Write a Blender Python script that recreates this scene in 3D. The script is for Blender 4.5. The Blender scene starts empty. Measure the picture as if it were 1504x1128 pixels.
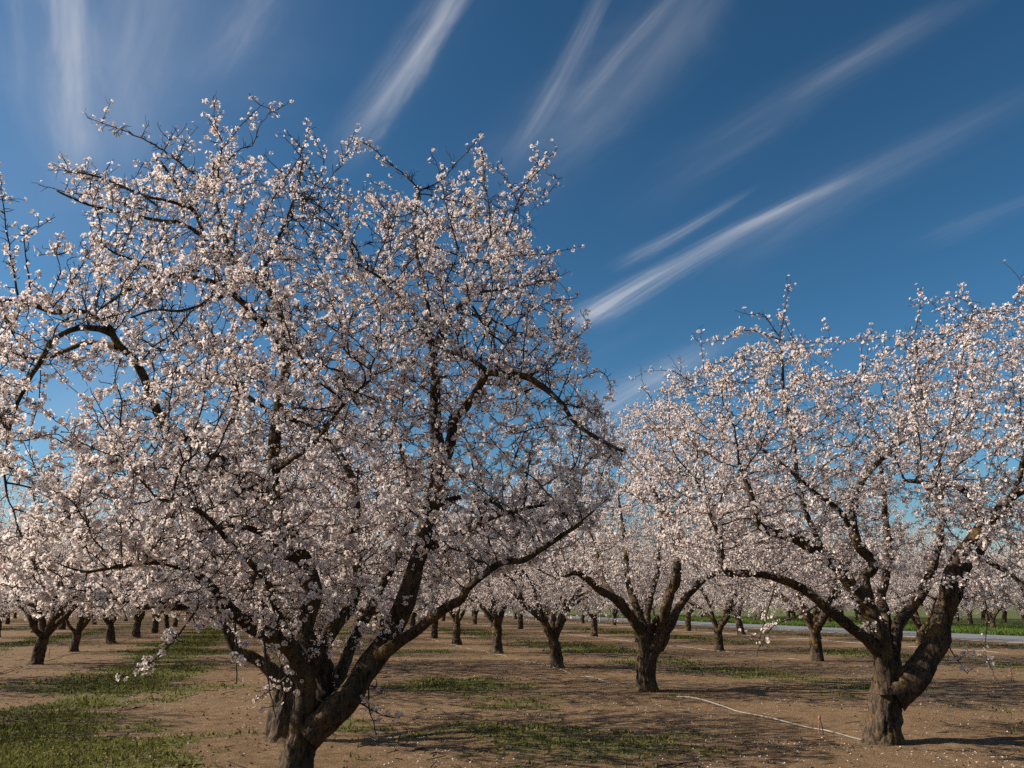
import bpy, math, random
import numpy as np
from mathutils import Vector

R = math.radians
SC = bpy.context.scene
COL = SC.collection

# ------------------------------------------------------------------ camera
CAM_H, PITCH, FPX = 1.70, R(14.77), 1218.0
cam_data = bpy.data.cameras.new("camera")
cam = bpy.data.objects.new("camera", cam_data)
COL.objects.link(cam)
cam.location = (0, 0, CAM_H)
cam.rotation_euler = (R(90) + PITCH, 0, 0)
cam_data.sensor_fit = 'HORIZONTAL'
cam_data.sensor_width = 36.0
cam_data.lens = 36.0 * FPX / 1504.0
cam_data.clip_start = 0.1
cam_data.clip_end = 20000
SC.camera = cam

CP, SP = math.cos(PITCH), math.sin(PITCH)
def ray(px, py):
    xn, yn = (px - 752.0) / FPX, -(py - 564.0) / FPX
    return np.array([xn, CP - yn * SP, SP + yn * CP])
def at(px, py, Y):
    d = ray(px, py)
    return d * (Y / d[1]) + np.array([0, 0, CAM_H])
def to_px(P):
    P = np.asarray(P, float).reshape(-1, 3) - np.array([0, 0, CAM_H])
    zc = P[:, 1] * CP + P[:, 2] * SP
    yu = -P[:, 1] * SP + P[:, 2] * CP
    return np.stack([752 + FPX * P[:, 0] / zc, 564 - FPX * yu / zc], 1)

# ------------------------------------------------------------------ light
SUN_EL, SUN_AZ = R(33), R(-91)           # azimuth from +Y, clockwise positive
sdir = np.array([math.sin(SUN_AZ) * math.cos(SUN_EL), math.cos(SUN_AZ) * math.cos(SUN_EL), math.sin(SUN_EL)])
sun_l = bpy.data.lights.new("sun", 'SUN')
sun_l.energy = 5.0
sun_l.angle = R(0.53)
sun_l.color = (1.0, 0.92, 0.80)
sun = bpy.data.objects.new("sun", sun_l)
COL.objects.link(sun)
sun.rotation_euler = Vector(-sdir).to_track_quat('-Z', 'Y').to_euler()

SC.view_settings.view_transform = 'Standard'
SC.view_settings.look = 'None'
SC.view_settings.exposure = 0.78
SC.view_settings.gamma = 1.0
SC.render.engine = 'CYCLES'
SC.cycles.max_bounces = 4
SC.cycles.diffuse_bounces = 2
SC.cycles.glossy_bounces = 2
SC.cycles.transmission_bounces = 2
SC.cycles.use_denoising = False
SC.render.filter_size = 1.4

def build_world():
    w = bpy.data.worlds.new("World")
    SC.world = w
    w.use_nodes = True
    nt = w.node_tree
    nt.nodes.clear()
    N, L = nt.nodes.new, nt.links.new
    def val(v):
        n = N('ShaderNodeValue'); n.outputs[0].default_value = v; return n.outputs[0]
    def m(op, a, b=None, c=None, clamp=False):
        n = N('ShaderNodeMath'); n.operation = op; n.use_clamp = clamp
        for i, x in enumerate((a, b, c)):
            if x is None: continue
            if isinstance(x, (int, float)): n.inputs[i].default_value = x
            else: L(x, n.inputs[i])
        return n.outputs[0]
    def mr(x, a, b, c=0.0, d=1.0):
        n = N('ShaderNodeMapRange'); n.interpolation_type = 'SMOOTHSTEP'
        L(x, n.inputs[0])
        for i, v in zip((1, 2, 3, 4), (a, b, c, d)): n.inputs[i].default_value = v
        return n.outputs[0]
    sky = N('ShaderNodeTexSky'); sky.sky_type = 'NISHITA'; sky.sun_disc = False
    sky.sun_elevation = SUN_EL; sky.sun_rotation = SUN_AZ
    sky.altitude = 100; sky.air_density = 1.0; sky.dust_density = 1.1; sky.ozone_density = 4.0
    hs = N('ShaderNodeHueSaturation'); hs.inputs['Hue'].default_value = 0.484
    hs.inputs['Saturation'].default_value = 1.06; hs.inputs['Value'].default_value = 0.385
    gm = N('ShaderNodeGamma'); gm.inputs['Gamma'].default_value = 1.42      # a polarising filter deepens the sky
    L(sky.outputs[0], gm.inputs['Color']); L(gm.outputs[0], hs.inputs['Color'])
    tc = N('ShaderNodeTexCoord')
    sep = N('ShaderNodeSeparateXYZ'); L(tc.outputs['Generated'], sep.inputs[0])
    z = m('MAXIMUM', sep.outputs[2], 0.03)
    X, Y = m('DIVIDE', sep.outputs[0], z), m('DIVIDE', sep.outputs[1], z)   # the flat layer of high cloud
    def plane(px, py):
        d = ray(px, py); return np.array([d[0] / d[2], d[1] / d[2]])
    # each wisp is a streak in the high cloud layer: ends, half widths, strengths, grain of its fibres
    streaks = [
        ((760, -160), (652, 30), (482, 265), 17, 25, .34, .32, .5, .8),
        ((700, -40), (615, 75), (530, 200), 7, 10, .12, .18, .5, 0),
        ((1150, -160), (960, 75), (700, 320), 44, 74, .12, .12, .5, .4),
        ((1060, -80), (930, 60), (800, 210), 8, 12, .12, .14, .7, .3),
        ((930, -100), (850, 70), (730, 270), 12, 18, .12, .22, .7, .3),
        ((1330, 215), (1090, 335), (834, 484), 6, 17, .05, .62, 1.0, -.5),
        ((1275, 250), (1150, 308), (1020, 365), 5, 9, .20, .28, 1.4, 0),
        ((1130, 262), (1010, 335), (890, 402), 4, 12, .06, .38, 1.0, 0),
        ((1600, -90), (1220, 120), (900, 335), 18, 32, .06, .07, .5, .3),
        ((1420, -10), (1260, 85), (1130, 165), 10, 12, .06, .11, .6, .3),
        ((1600, 90), (1290, 255), (1020, 420), 14, 34, .06, .11, .6, 0),
        ((1620, 255), (1430, 326), (1330, 370), 12, 16, .03, .08, 1.2, 0),
        ((80, -260), (102, 60), (112, 310), 22, 36, .42, .26, .45, 0),
        ((270, -220), (200, 60), (150, 290), 70, 60, .20, .14, .45, 0),
        ((10, -220), (40, 60), (60, 260), 46, 40, .18, .10, .45, 0),
        ((450, -120), (350, 50), (285, 140), 24, 34, .16, .14, .6, 0),
        ((1060, 505), (960, 560), (820, 640), 12, 28, .12, .45, 1.0, 0),
        ((1110, 475), (1000, 530), (870, 590), 14, 24, .08, .20, 1.0, 0),
        ((380, 380), (230, 500), (60, 680), 60, 60, .08, .14, .5, 0),
        ((420, -300), (230, 40), (60, 420), 240, 220, .10, .10, .3, 0),
    ]
    total = None
    for i, (A, M, B, wa, wb, sa, sb, fib, skew) in enumerate(streaks):
        a, b, mm = plane(*A), plane(*B), plane(*M)
        d = b - a; ln = np.linalg.norm(d); d = d / ln; t = np.array([-d[1], d[0]])
        nrm = np.array([-(B[1] - A[1]), B[0] - A[0]], float); nrm /= np.linalg.norm(nrm)
        ha = abs((plane(*(np.array(A) + nrm * wa)) - a) @ t)
        hb = abs((plane(*(np.array(B) + nrm * wb)) - b) @ t)
        bow = (mm - a) @ t; tm = float((mm - a) @ d / ln); bow = bow / max(tm * (1 - tm), .05)
        s = m('DIVIDE', m('ADD', m('MULTIPLY', m('SUBTRACT', X, float(a[0])), float(d[0])), m('MULTIPLY', m('SUBTRACT', Y, float(a[1])), float(d[1]))), float(ln))
        v = m('ADD', m('MULTIPLY', m('SUBTRACT', X, float(a[0])), float(t[0])), m('MULTIPLY', m('SUBTRACT', Y, float(a[1])), float(t[1])))
        sc_ = m('MINIMUM', m('MAXIMUM', s, 0.0), 1.0)
        v = m('SUBTRACT', v, m('MULTIPLY', m('MULTIPLY', sc_, m('SUBTRACT', 1.0, sc_)), float(bow)))
        wdt = m('ADD', m('MULTIPLY', sc_, float(hb - ha)), float(ha))
        q = m('DIVIDE', v, wdt)
        cv = N('ShaderNodeCombineXYZ')
        L(m('MULTIPLY', s, 2.2), cv.inputs[0]); L(m('MULTIPLY', q, .7 * fib), cv.inputs[1]); cv.inputs[2].default_value = i * 7.31
        n1 = N('ShaderNodeTexNoise'); n1.inputs['Scale'].default_value = 1.5; n1.inputs['Detail'].default_value = 5
        n1.inputs['Roughness'].default_value = .58; n1.inputs['Distortion'].default_value = .9
        L(cv.outputs[0], n1.inputs['Vector'])
        qq = m('ADD', q, m('MULTIPLY', m('SUBTRACT', n1.outputs[0], .5), 1.7))
        soft = m('MULTIPLY_ADD', m('MINIMUM', m('MAXIMUM', m('MULTIPLY', qq, 4.0), -1.0), 1.0), skew * .9, -1.25)   # one edge sharper than the other
        cross = m('POWER', 2.718, m('MULTIPLY', m('MULTIPLY', qq, qq), soft))
        cv2 = N('ShaderNodeCombineXYZ')
        L(m('MULTIPLY', s, 2.2), cv2.inputs[0]); L(m('MULTIPLY', q, 2.4 * fib), cv2.inputs[1]); cv2.inputs[2].default_value = i * 3.7 + 40
        n2 = N('ShaderNodeTexNoise'); n2.inputs['Scale'].default_value = 1.0; n2.inputs['Detail'].default_value = 5
        n2.inputs['Roughness'].default_value = .55; n2.inputs['Distortion'].default_value = .5
        L(cv2.outputs[0], n2.inputs['Vector'])
        fibre = mr(n2.outputs[0], .22, .78, .50, 1.25)
        ends = m('MULTIPLY', mr(s, -.02, .30), mr(s, 1.02, .50 if sb < .5 else .84))
        st = m('ADD', m('MULTIPLY', sc_, sb - sa), sa)
        k = m('MULTIPLY', m('MULTIPLY', cross, fibre), m('MULTIPLY', ends, st))
        total = k if total is None else m('ADD', total, k)
    # thin veil everywhere, streaked the same way
    sd = np.array([-.513, .858])
    cu = N('ShaderNodeCombineXYZ')
    L(m('MULTIPLY', m('ADD', m('MULTIPLY', X, float(sd[0])), m('MULTIPLY', Y, float(sd[1]))), .22), cu.inputs[0])
    L(m('ADD', m('MULTIPLY', X, float(sd[1])), m('MULTIPLY', Y, float(-sd[0]))), cu.inputs[1])
    nv = N('ShaderNodeTexNoise'); nv.inputs['Scale'].default_value = 1.7; nv.inputs['Detail'].default_value = 6
    nv.inputs['Distortion'].default_value = .4
    L(cu.outputs[0], nv.inputs['Vector'])
    total = m('ADD', total, mr(nv.outputs[0],   .46, .95, 0, .08))
    total = m('MINIMUM', total, .92)
    mix = N('ShaderNodeMix'); mix.data_type = 'RGBA'
    L(total, mix.inputs[0]); L(hs.outputs[0], mix.inputs[6]); mix.inputs[7].default_value = (4.8, 4.9, 5.25, 1)
    bg = N('ShaderNodeBackground'); bg.inputs['Strength'].default_value = 0.08
    L(mix.outputs[2], bg.inputs['Color'])
    out = N('ShaderNodeOutputWorld'); L(bg.outputs[0], out.inputs[0])
build_world()

# ------------------------------------------------------------------ helpers
def tag(o, label=None, cat=None, group=None, kind=None):
    if label: o['label'] = label
    if cat: o['category'] = cat
    if group: o['group'] = group
    if kind: o['kind'] = kind
    return o
def link(name, me, mat=None, parent=None):
    o = bpy.data.objects.new(name, me); COL.objects.link(o)
    if mat is not None and me is not None: me.materials.append(mat)
    if parent is not None: o.parent = parent
    return o
def empty(name, loc=(0, 0, 0), rz=0.0):
    o = bpy.data.objects.new(name, None); COL.objects.link(o)
    o.location = loc; o.rotation_euler = (0, 0, rz); o.empty_display_size = .3
    return o
def mesh_np(name, V, F, smooth=False, col=None):
    """F: list of (n,k) integer arrays (all faces of one array have k corners)."""
    if not isinstance(F, list): F = [F]
    F = [np.asarray(f, np.int32) for f in F if len(f)]
    me = bpy.data.meshes.new(name)
    me.vertices.add(len(V)); me.vertices.foreach_set('co', np.asarray(V, np.float32).ravel())
    loops = np.concatenate([f.ravel() for f in F])
    sizes = np.concatenate([np.full(len(f), f.shape[1], np.int32) for f in F])
    starts = np.concatenate([[0], np.cumsum(sizes)[:-1]]).astype(np.int32)
    me.loops.add(len(loops)); me.loops.foreach_set('vertex_index', loops)
    me.polygons.add(len(sizes)); me.polygons.foreach_set('loop_start', starts)
    me.polygons.foreach_set('loop_total', sizes)
    me.polygons.foreach_set('use_smooth', np.full(len(sizes), smooth, bool))
    if col is not None:
        a = me.attributes.new('tint', 'FLOAT_COLOR', 'POINT')
        c = np.ones((len(V), 4), np.float32); c[:, :col.shape[1]] = col
        a.data.foreach_set('color', c.ravel())
    me.update(calc_edges=True); me.validate()
    return me
def _hash(ix, iy, iz, seed):
    n = (ix * 374761393 + iy * 668265263 + iz * 2147483647 + seed * 1274126177) & 0xFFFFFFFF
    n = ((n ^ (n >> 13)) * 1274126177) & 0xFFFFFFFF
    n = (n ^ (n >> 16)) & 0xFFFFFFFF
    return n / 4294967295.0
def noise(P, seed=0):
    P = np.asarray(P, float); i = np.floor(P).astype(np.int64); f = P - i; f = f * f * (3 - 2 * f)
    o = 0
    for dx in (0, 1):
        for dy in (0, 1):
            for dz in (0, 1):
                w = (f[..., 0] if dx else 1 - f[..., 0]) * (f[..., 1] if dy else 1 - f[..., 1]) * (f[..., 2] if dz else 1 - f[..., 2])
                o = o + w * _hash(i[..., 0] + dx, i[..., 1] + dy, i[..., 2] + dz, seed)
    return o
def fbm(P, oct=4, seed=0, gain=.5):
    P = np.asarray(P, float); s = 0; a = 1; t = 0
    for k in range(oct):
        s = s + a * noise(P * 2 ** k, seed + k * 17); t += a; a *= gain
    return s / t
def unit(v):
    return v / np.maximum(np.linalg.norm(v, axis=-1, keepdims=True), 1e-9)

# ------------------------------------------------------------------ materials
def new_mat(name):
    m_ = bpy.data.materials.new(name); m_.use_nodes = True
    nt = m_.node_tree
    return m_, nt, nt.nodes.new, nt.links.new, nt.nodes['Principled BSDF'], nt.nodes['Material Output']
def ramp(nt, fac, stops):
    r = nt.nodes.new('ShaderNodeValToRGB'); e = r.color_ramp.elements
    while len(e) < len(stops): e.new(.5)
    for k, (p, c) in enumerate(stops): e[k].position = p; e[k].color = (*c, 1)
    nt.links.new(fac, r.inputs[0]); return r.outputs[0]
def noise_node(nt, vec, scale, detail=6, rough=.6, dist=0):
    n = nt.nodes.new('ShaderNodeTexNoise'); n.inputs['Scale'].default_value = scale
    n.inputs['Detail'].default_value = detail; n.inputs['Roughness'].default_value = rough; n.inputs['Distortion'].default_value = dist
    if vec is not None: nt.links.new(vec, n.inputs['Vector'])
    return n.outputs[0]
def mixc(nt, fac, a, b):
    n = nt.nodes.new('ShaderNodeMix'); n.data_type = 'RGBA'
    for x, s in ((fac, n.inputs[0]), (a, n.inputs[6]), (b, n.inputs[7])):
        if isinstance(x, (int, float)): s.default_value = x
        elif isinstance(x, tuple): s.default_value = (*x, 1)
        else: nt.links.new(x, s)
    return n.outputs[2]
def bark_mat(name, dark, light, lichen=0.0, scale=1.0, bump=.6):
    m_, nt, N, L, bs, out = new_mat(name)
    tc = N('ShaderNodeTexCoord'); mp = N('ShaderNodeMapping'); mp.inputs['Scale'].default_value = (1, 1, .20)
    L(tc.outputs['Object'], mp.inputs[0])
    n1 = noise_node(nt, mp.outputs[0], 38 * scale, 8, .68, .6)
    n2 = noise_node(nt, tc.outputs['Object'], 5 * scale, 5, .6)
    c = ramp(nt, n1, [(.40, dark), (.60, light)])
    c = mixc(nt, ramp(nt, n2, [(.35, (0, 0, 0)), (.75, (.55, .55, .55))]), c, tuple(x * .55 for x in dark))
    if lichen > 0:
        n3 = noise_node(nt, tc.outputs['Object'], 3.2, 6, .7)
        n4 = noise_node(nt, tc.outputs['Object'], 45, 4, .7)
        mm = N('ShaderNodeMath'); mm.operation = 'MULTIPLY'
        L(ramp(nt, n3, [(.60 - lichen * .16, (0, 0, 0)), (.72 - lichen * .12, (1, 1, 1))]), mm.inputs[0])
        L(ramp(nt, n4, [(.35, (0, 0, 0)), (.6, (1, 1, 1))]), mm.inputs[1])
        c = mixc(nt, mm.outputs[0], c, (.20, .115, .026))
        n5 = noise_node(nt, tc.outputs['Object'], 7.0, 5, .7)
        c = mixc(nt, ramp(nt, n5, [(.62, (0, 0, 0)), (.72, (.7, .7, .7))]), c, (.13, .11, .085))
    n6 = noise_node(nt, mp.outputs[0], 11 * scale, 4, .6, 1.2)         # deep dark cracks
    c = mixc(nt, ramp(nt, n6, [(.30, (.9, .9, .9)), (.43, (0, 0, 0))]), c, tuple(x * .5 for x in dark))
    L(c, bs.inputs['Base Color']); bs.inputs['Roughness'].default_value = .9
    bs.inputs['Specular IOR Level'].default_value = .25
    b = N('ShaderNodeBump'); b.inputs['Strength'].default_value = bump; b.inputs['Distance'].default_value = .022
    L(n1, b.inputs['Height']); L(b.outputs[0], bs.inputs['Normal'])
    return m_
M_LIMB = bark_mat("limb_bark", (.014, .0095, .0065), (.112, .074, .045), .62, .85, 1.0)
M_TWIG = bark_mat("twig_bark", (.026, .019, .015), (.085, .064, .050), 0, 1.5, .3)
def blossom_mat():
    m_, nt, N, L, bs, out = new_mat("blossom_petals")
    a = N('ShaderNodeAttribute'); a.attribute_name = 'tint'
    nt.nodes.remove(bs)
    d = N('ShaderNodeBsdfDiffuse'); t = N('ShaderNodeBsdfTranslucent'); mx = N('ShaderNodeMixShader')
    mx.inputs[0].default_value = .45
    L(a.outputs['Color'], d.inputs[0]); L(a.outputs['Color'], t.inputs[0])
    L(d.outputs[0], mx.inputs[1]); L(t.outputs[0], mx.inputs[2]); L(mx.outputs[0], out.inputs[0])
    return m_
M_BLOSSOM = blossom_mat()
def flat_mat(name, colr, rough=.7, vary=.0, scale=20):
    m_, nt, N, L, bs, out = new_mat(name)
    if vary:
        tc = N('ShaderNodeTexCoord')
        n = noise_node(nt, tc.outputs['Object'], scale, 5, .65)
        L(ramp(nt, n, [(.3, tuple(x * (1 - vary) for x in colr)), (.7, tuple(min(1, x * (1 + vary)) for x in colr))]), bs.inputs['Base Color'])
    else: bs.inputs['Base Color'].default_value = (*colr, 1)
    bs.inputs['Roughness'].default_value = rough
    return m_
M_HOSE = flat_mat("weathered_poly_tube", (.19, .17, .15), .6, .45, 3)
M_STAKE = flat_mat("faded_red_plastic", (.26, .085, .065), .6, .2, 30)
M_WPOST = flat_mat("white_paint", (.75, .75, .72), .5, .1, 30)
def grass_mat(name):
    m_, nt, N, L, bs, out = new_mat(name)
    a = N('ShaderNodeAttribute'); a.attribute_name = 'tint'
    nt.nodes.remove(bs)
    d = N('ShaderNodeBsdfDiffuse'); t = N('ShaderNodeBsdfTranslucent'); mx = N('ShaderNodeMixShader'); mx.inputs[0].default_value = .3
    L(a.outputs['Color'], d.inputs[0]); L(a.outputs['Color'], t.inputs[0])
    L(d.outputs[0], mx.inputs[1]); L(t.outputs[0], mx.inputs[2]); L(mx.outputs[0], out.inputs[0])
    return m_
M_GRASS = grass_mat("grass_blades")
M_PETAL = grass_mat("petal_litter")

# ------------------------------------------------------------------ the setting: ground, road
SLOPE = .2795                     # rows run away from the camera, leaning left
def row_u(x, y): return x + SLOPE * y
ROAD0, ROAD1 = 32.3, 39.2
ALLEYS = [(-17.5, 1.3, .75), (-10.5, 1.3, .8), (-3.35, 1.85, 1.05), (3.95, 2.0, .66), (12.2, 2.2, .66), (21.0, 2.2, .70), (29.4, 1.4, .55)]
def green_amount(x, y):
    u = row_u(x, y)
    P = np.stack([x, y, np.zeros_like(x)], -1)
    n = fbm(P * np.array([.35, .42, 1]), 4, 3)
    n2 = fbm(P * 1.6, 4, 9)
    g = np.zeros_like(x)
    for c, w, s in ALLEYS:
        g = np.maximum(g, s * np.exp(-((u - c) / w) ** 2 * 1.1))
    v = g * 1.1 + (n - .5) * 1.9 + (n2 - .5) * 1.1 - .46
    g = np.clip(v * 1.5, 0, 1)
    g = g * np.where((u > 1.5) & (y < 15), np.clip((y - 7) / 9, .1, 1), 1)
    far = np.clip((u - ROAD1) / .5, 0, 1)
    return np.maximum(g * np.clip((ROAD0 - .5 - u) * 2, 0, 1), far * np.clip(1.15 + (n - .5) * 1.6, .3, 1.3))
def ground_z(x, y):
    P = np.stack([x, y, np.zeros_like(x)], -1)
    d = np.hypot(x, y)
    near = np.clip(1 - d / 60, 0, 1)
    z = (fbm(P * .5, 3, 21) - .5) * .10 * near
    z += ((fbm(P * 3.0, 4, 33) - .5) * .055 + (fbm(P * 11.0, 2, 35) - .5) * .026) * np.clip(1 - d / 30, 0, 1)
    u = row_u(x, y)
    flat = np.clip(np.minimum(np.abs(u - ROAD0), np.abs(u - ROAD1)) / 2, 0, 1) * ((u < ROAD0) | (u > ROAD1))
    return z * flat
def axis(near, step, growth, limit):
    v = [0.0]; s = step
    while v[-1] < limit:
        if v[-1] > near: s *= growth
        v.append(v[-1] + s)
    return np.array(v)
ax = axis(9, .06, 1.045, 6000)
gx = np.concatenate([-ax[:0:-1], ax])
ay = 3.5 + axis(15, .05, 1.035, 6000)
gy = np.concatenate([[-6000, -800, -100, -20, -5, 0, 2], ay])
GX, GY = np.meshgrid(gx, gy)
V = np.stack([GX.ravel(), GY.ravel(), ground_z(GX.ravel(), GY.ravel())], 1)
nx, ny = len(gx), len(gy)
idx = np.arange(nx * ny).reshape(ny, nx)
Fq = np.stack([idx[:-1, :-1], idx[:-1, 1:], idx[1:, 1:], idx[1:, :-1]], -1).reshape(-1, 4)
gcol = np.zeros((len(V), 3)); gcol[:, 0] = green_amount(V[:, 0], V[:, 1])
gcol[:, 1] = (row_u(V[:, 0], V[:, 1]) > ROAD1 - .3)
def ground_mat():
    m_, nt, N, L, bs, out = new_mat("orchard_soil")
    tc = N('ShaderNodeTexCoord'); P = tc.outputs['Object']
    a = N('ShaderNodeAttribute'); a.attribute_name = 'tint'
    sp = N('ShaderNodeSeparateColor'); L(a.outputs['Color'], sp.inputs[0])
    big = noise_node(nt, P, .45, 6, .6)
    mid = noise_node(nt, P, 4.5, 8, .7)
    fine = noise_node(nt, P, 42, 6, .7)
    soil = ramp(nt, mid, [(.30, (.084, .048, .023)), (.52, (.158, .096, .048)), (.75, (.24, .156, .085))])
    soil = mixc(nt, ramp(nt, big, [(.42, (0, 0, 0)), (.66, (.55, .55, .55))]), soil, (.23, .148, .080))
    soil = mixc(nt, ramp(nt, fine, [(.36, (.65, .65, .65)), (.50, (0, 0, 0))]), soil, (.075, .045, .028))
    g1 = noise_node(nt, P, 9, 6, .7)
    green = ramp(nt, g1, [(.3, (.060, .060, .020)), (.6, (.105, .105, .030)), (.8, (.16, .135, .050))])
    lush = ramp(nt, g1, [(.3, (.045, .062, .016)), (.6, (.085, .105, .026)), (.8, (.15, .14, .05))])
    green = mixc(nt, sp.outputs[1], green, lush)
    g2 = noise_node(nt, P, 14, 6, .75)
    mm = N('ShaderNodeMath'); mm.operation = 'ADD'; L(sp.outputs[0], mm.inputs[0]); L(g2, mm.inputs[1])
    c = mixc(nt, ramp(nt, mm.outputs[0], [(.66, (0, 0, 0)), (1.15, (.9, .9, .9))]), soil, green)
    L(c, bs.inputs['Base Color']); bs.inputs['Roughness'].default_value = .95; bs.inputs['Specular IOR Level'].default_value = .15
    lit = noise_node(nt, P, 19, 3, .55, .8)                           # leaf litter and damp crumbs
    c = mixc(nt, ramp(nt, lit, [(.60, (0, 0, 0)), (.70, (.75, .75, .75))]), c, (.075, .043, .023))
    pale = noise_node(nt, P, 1.3, 5, .65, .6)
    c = mixc(nt, ramp(nt, pale, [(.58, (0, 0, 0)), (.72, (.5, .5, .5))]), c, (.255, .17, .097))
    L(c, bs.inputs['Base Color'])
    b = N('ShaderNodeBump'); b.inputs['Strength'].default_value = 1.0; b.inputs['Distance'].default_value = .05
    ad = N('ShaderNodeMath'); ad.operation = 'MULTIPLY_ADD'; L(fine, ad.inputs[0]); ad.inputs[1].default_value = .45; L(mid, ad.inputs[2])
    L(ad.outputs[0], b.inputs['Height']); L(b.outputs[0], bs.inputs['Normal'])
    return m_
ground = link("ground", mesh_np("ground", V, Fq, True, gcol), ground_mat())
tag(ground, "bare brown orchard floor with green strips between the rows", "ground", kind='structure')

def strip(name, u0, u1, y0, y1, z, mat, edge=.0, seed=0, ny_=400):
    ys = np.linspace(y0, y1, ny_); k = 3
    rows = []
    for j, f in enumerate(np.linspace(0, 1, k)):
        e = (fbm(np.stack([ys * .8, ys * 0 + j * 9, ys * 0], 1), 4, seed) - .5) * edge if j in (0, k - 1) else 0
        u = u0 + (u1 - u0) * f + e
        rows.append(np.stack([u - SLOPE * ys, ys, np.full_like(ys, z + (.03 if j == 1 else 0))], 1))
    V = np.concatenate(rows); i = np.arange(ny_ - 1); F = []
    for j in range(k - 1):
        F.append(np.stack([j * ny_ + i, (j + 1) * ny_ + i, (j + 1) * ny_ + i + 1, j * ny_ + i + 1], 1))
    return link(name, mesh_np(name, V, F, True), mat)
road = strip("road", ROAD0 + 1.0, ROAD1, 1, 420, .012, flat_mat("worn_asphalt", (.135, .135, .14), .85, .22, .9), .35, 4)
tag(road, "pale grey asphalt farm road beyond the orchard rows", "road", kind='structure')
verge = strip("road_verge", ROAD0, ROAD0 + 1.6, 1, 420, .006, flat_mat("dusty_verge", (.24, .17, .11), .95, .3, 2.5), .5, 8)
tag(verge, "dusty bare strip along the near road edge", "verge", kind='structure')

# grass, petals and clods on the ground: uncountable, one object each
def inst(tv, tf, pos, Rm, sc, tcol):
    """numpy copies of a template mesh: tv (k,3), tf (f,c); pos (n,3), Rm (n,3,3), sc (n,), tcol (n,k,3)"""
    n, k = len(pos), len(tv)
    V = np.einsum('nij,kj->nki', Rm, tv) * sc[:, None, None] + pos[:, None, :]
    F = (tf[None] + (np.arange(n) * k)[:, None, None]).reshape(-1, tf.shape[1])
    return V.reshape(-1, 3), F, None if tcol is None else tcol.reshape(-1, 3)
def rot_from(nrm, rng):
    nrm = unit(nrm); a = rng.normal(size=nrm.shape); x = unit(np.cross(a, nrm)); y = np.cross(nrm, x)
    return np.stack([x, y, nrm], -1)
rng = np.random.default_rng(5)
def scatter(n, y0, y1, power, keep):
    """points in the wedge the photograph sees, thinner far away"""
    y = y0 + (y1 - y0) * rng.random(n) ** power
    x = (rng.random(n) * 2 - 1) * (y * .72 + 1.5)
    k = keep(x, y)
    return x[k], y[k]
def blades(n, y0, y1, power, thr, name, lush=False):
    x, y = scatter(n, y0, y1, power, lambda x, y: green_amount(x, y) > thr - .1 + rng.random(len(x)) * 1.1)
    z = ground_z(x, y); n = len(x)
    az = rng.random(n) * 6.283; lean = rng.normal(size=n) * .55
    hgt = (.008 + .045 * rng.random(n) ** 2.2) * (.6 + .9 * noise(np.stack([x * 1.7, y * 1.7, x * 0], 1), 61)) * (1 + np.clip(y / 30, 0, 3) * .5); w = rng.uniform(.006, .014, n) * (1 + np.clip(y / 14, 0, 4) * .6)
    if lush: hgt *= 2.2; w *= 1.5
    dx, dy = np.cos(az), np.sin(az)
    b0 = np.stack([x - dx * w, y - dy * w, z - .005], 1); b1 = np.stack([x + dx * w, y + dy * w, z - .005], 1)
    t = np.stack([x - dy * lean * hgt * 1.6, y + dx * lean * hgt * 1.6, z + hgt], 1)
    V = np.stack([b0, b1, t], 1).reshape(-1, 3); F = np.arange(n * 3).reshape(-1, 3)
    base = np.array([.125, .125, .030]) if not lush else np.array([.11, .19, .03])
    c = base * rng.uniform(.6, 1.35, (n, 1)); dry = rng.random(n) < .16; c[dry] = np.array([.16, .125, .055]) * rng.uniform(.7, 1.2, (dry.sum(), 1))
    return V, F, np.repeat(c, 3, 0)
Vb, Fb, Cb = blades(900000, 4.5, 60, 1.9, .22, "g")
o = link("grass", mesh_np("grass", Vb, Fb, False, Cb), M_GRASS)
tag(o, "short green grass and weeds in patches along the alleys", "grass", kind='stuff')
xg = rng.random(160000) ** 1.4
yg = 24 + xg * 90; ug = ROAD1 + .15 + rng.random(len(yg)) ** 1.7 * 14
Xv = ug - SLOPE * yg
n = len(Xv); az = rng.random(n) * 6.283; hh = rng.uniform(.08, .26, n); ww = rng.uniform(.03, .07, n)
b0 = np.stack([Xv - np.cos(az) * ww, yg - np.sin(az) * ww, 0 * Xv], 1); b1 = np.stack([Xv + np.cos(az) * ww, yg + np.sin(az) * ww, 0 * Xv], 1)
tt = np.stack([Xv + rng.normal(size=n) * .06, yg + rng.normal(size=n) * .06, hh], 1)
cc = np.array([.095, .140, .032]) * rng.uniform(.55, 1.3, (n, 1))
o = link("verge_grass", mesh_np("verge_grass", np.stack([b0, b1, tt], 1).reshape(-1, 3), np.arange(3 * n).reshape(-1, 3), False, np.repeat(cc, 3, 0)), M_GRASS)
tag(o, "bright green long grass on the far side of the road", "grass", kind='stuff')
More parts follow.
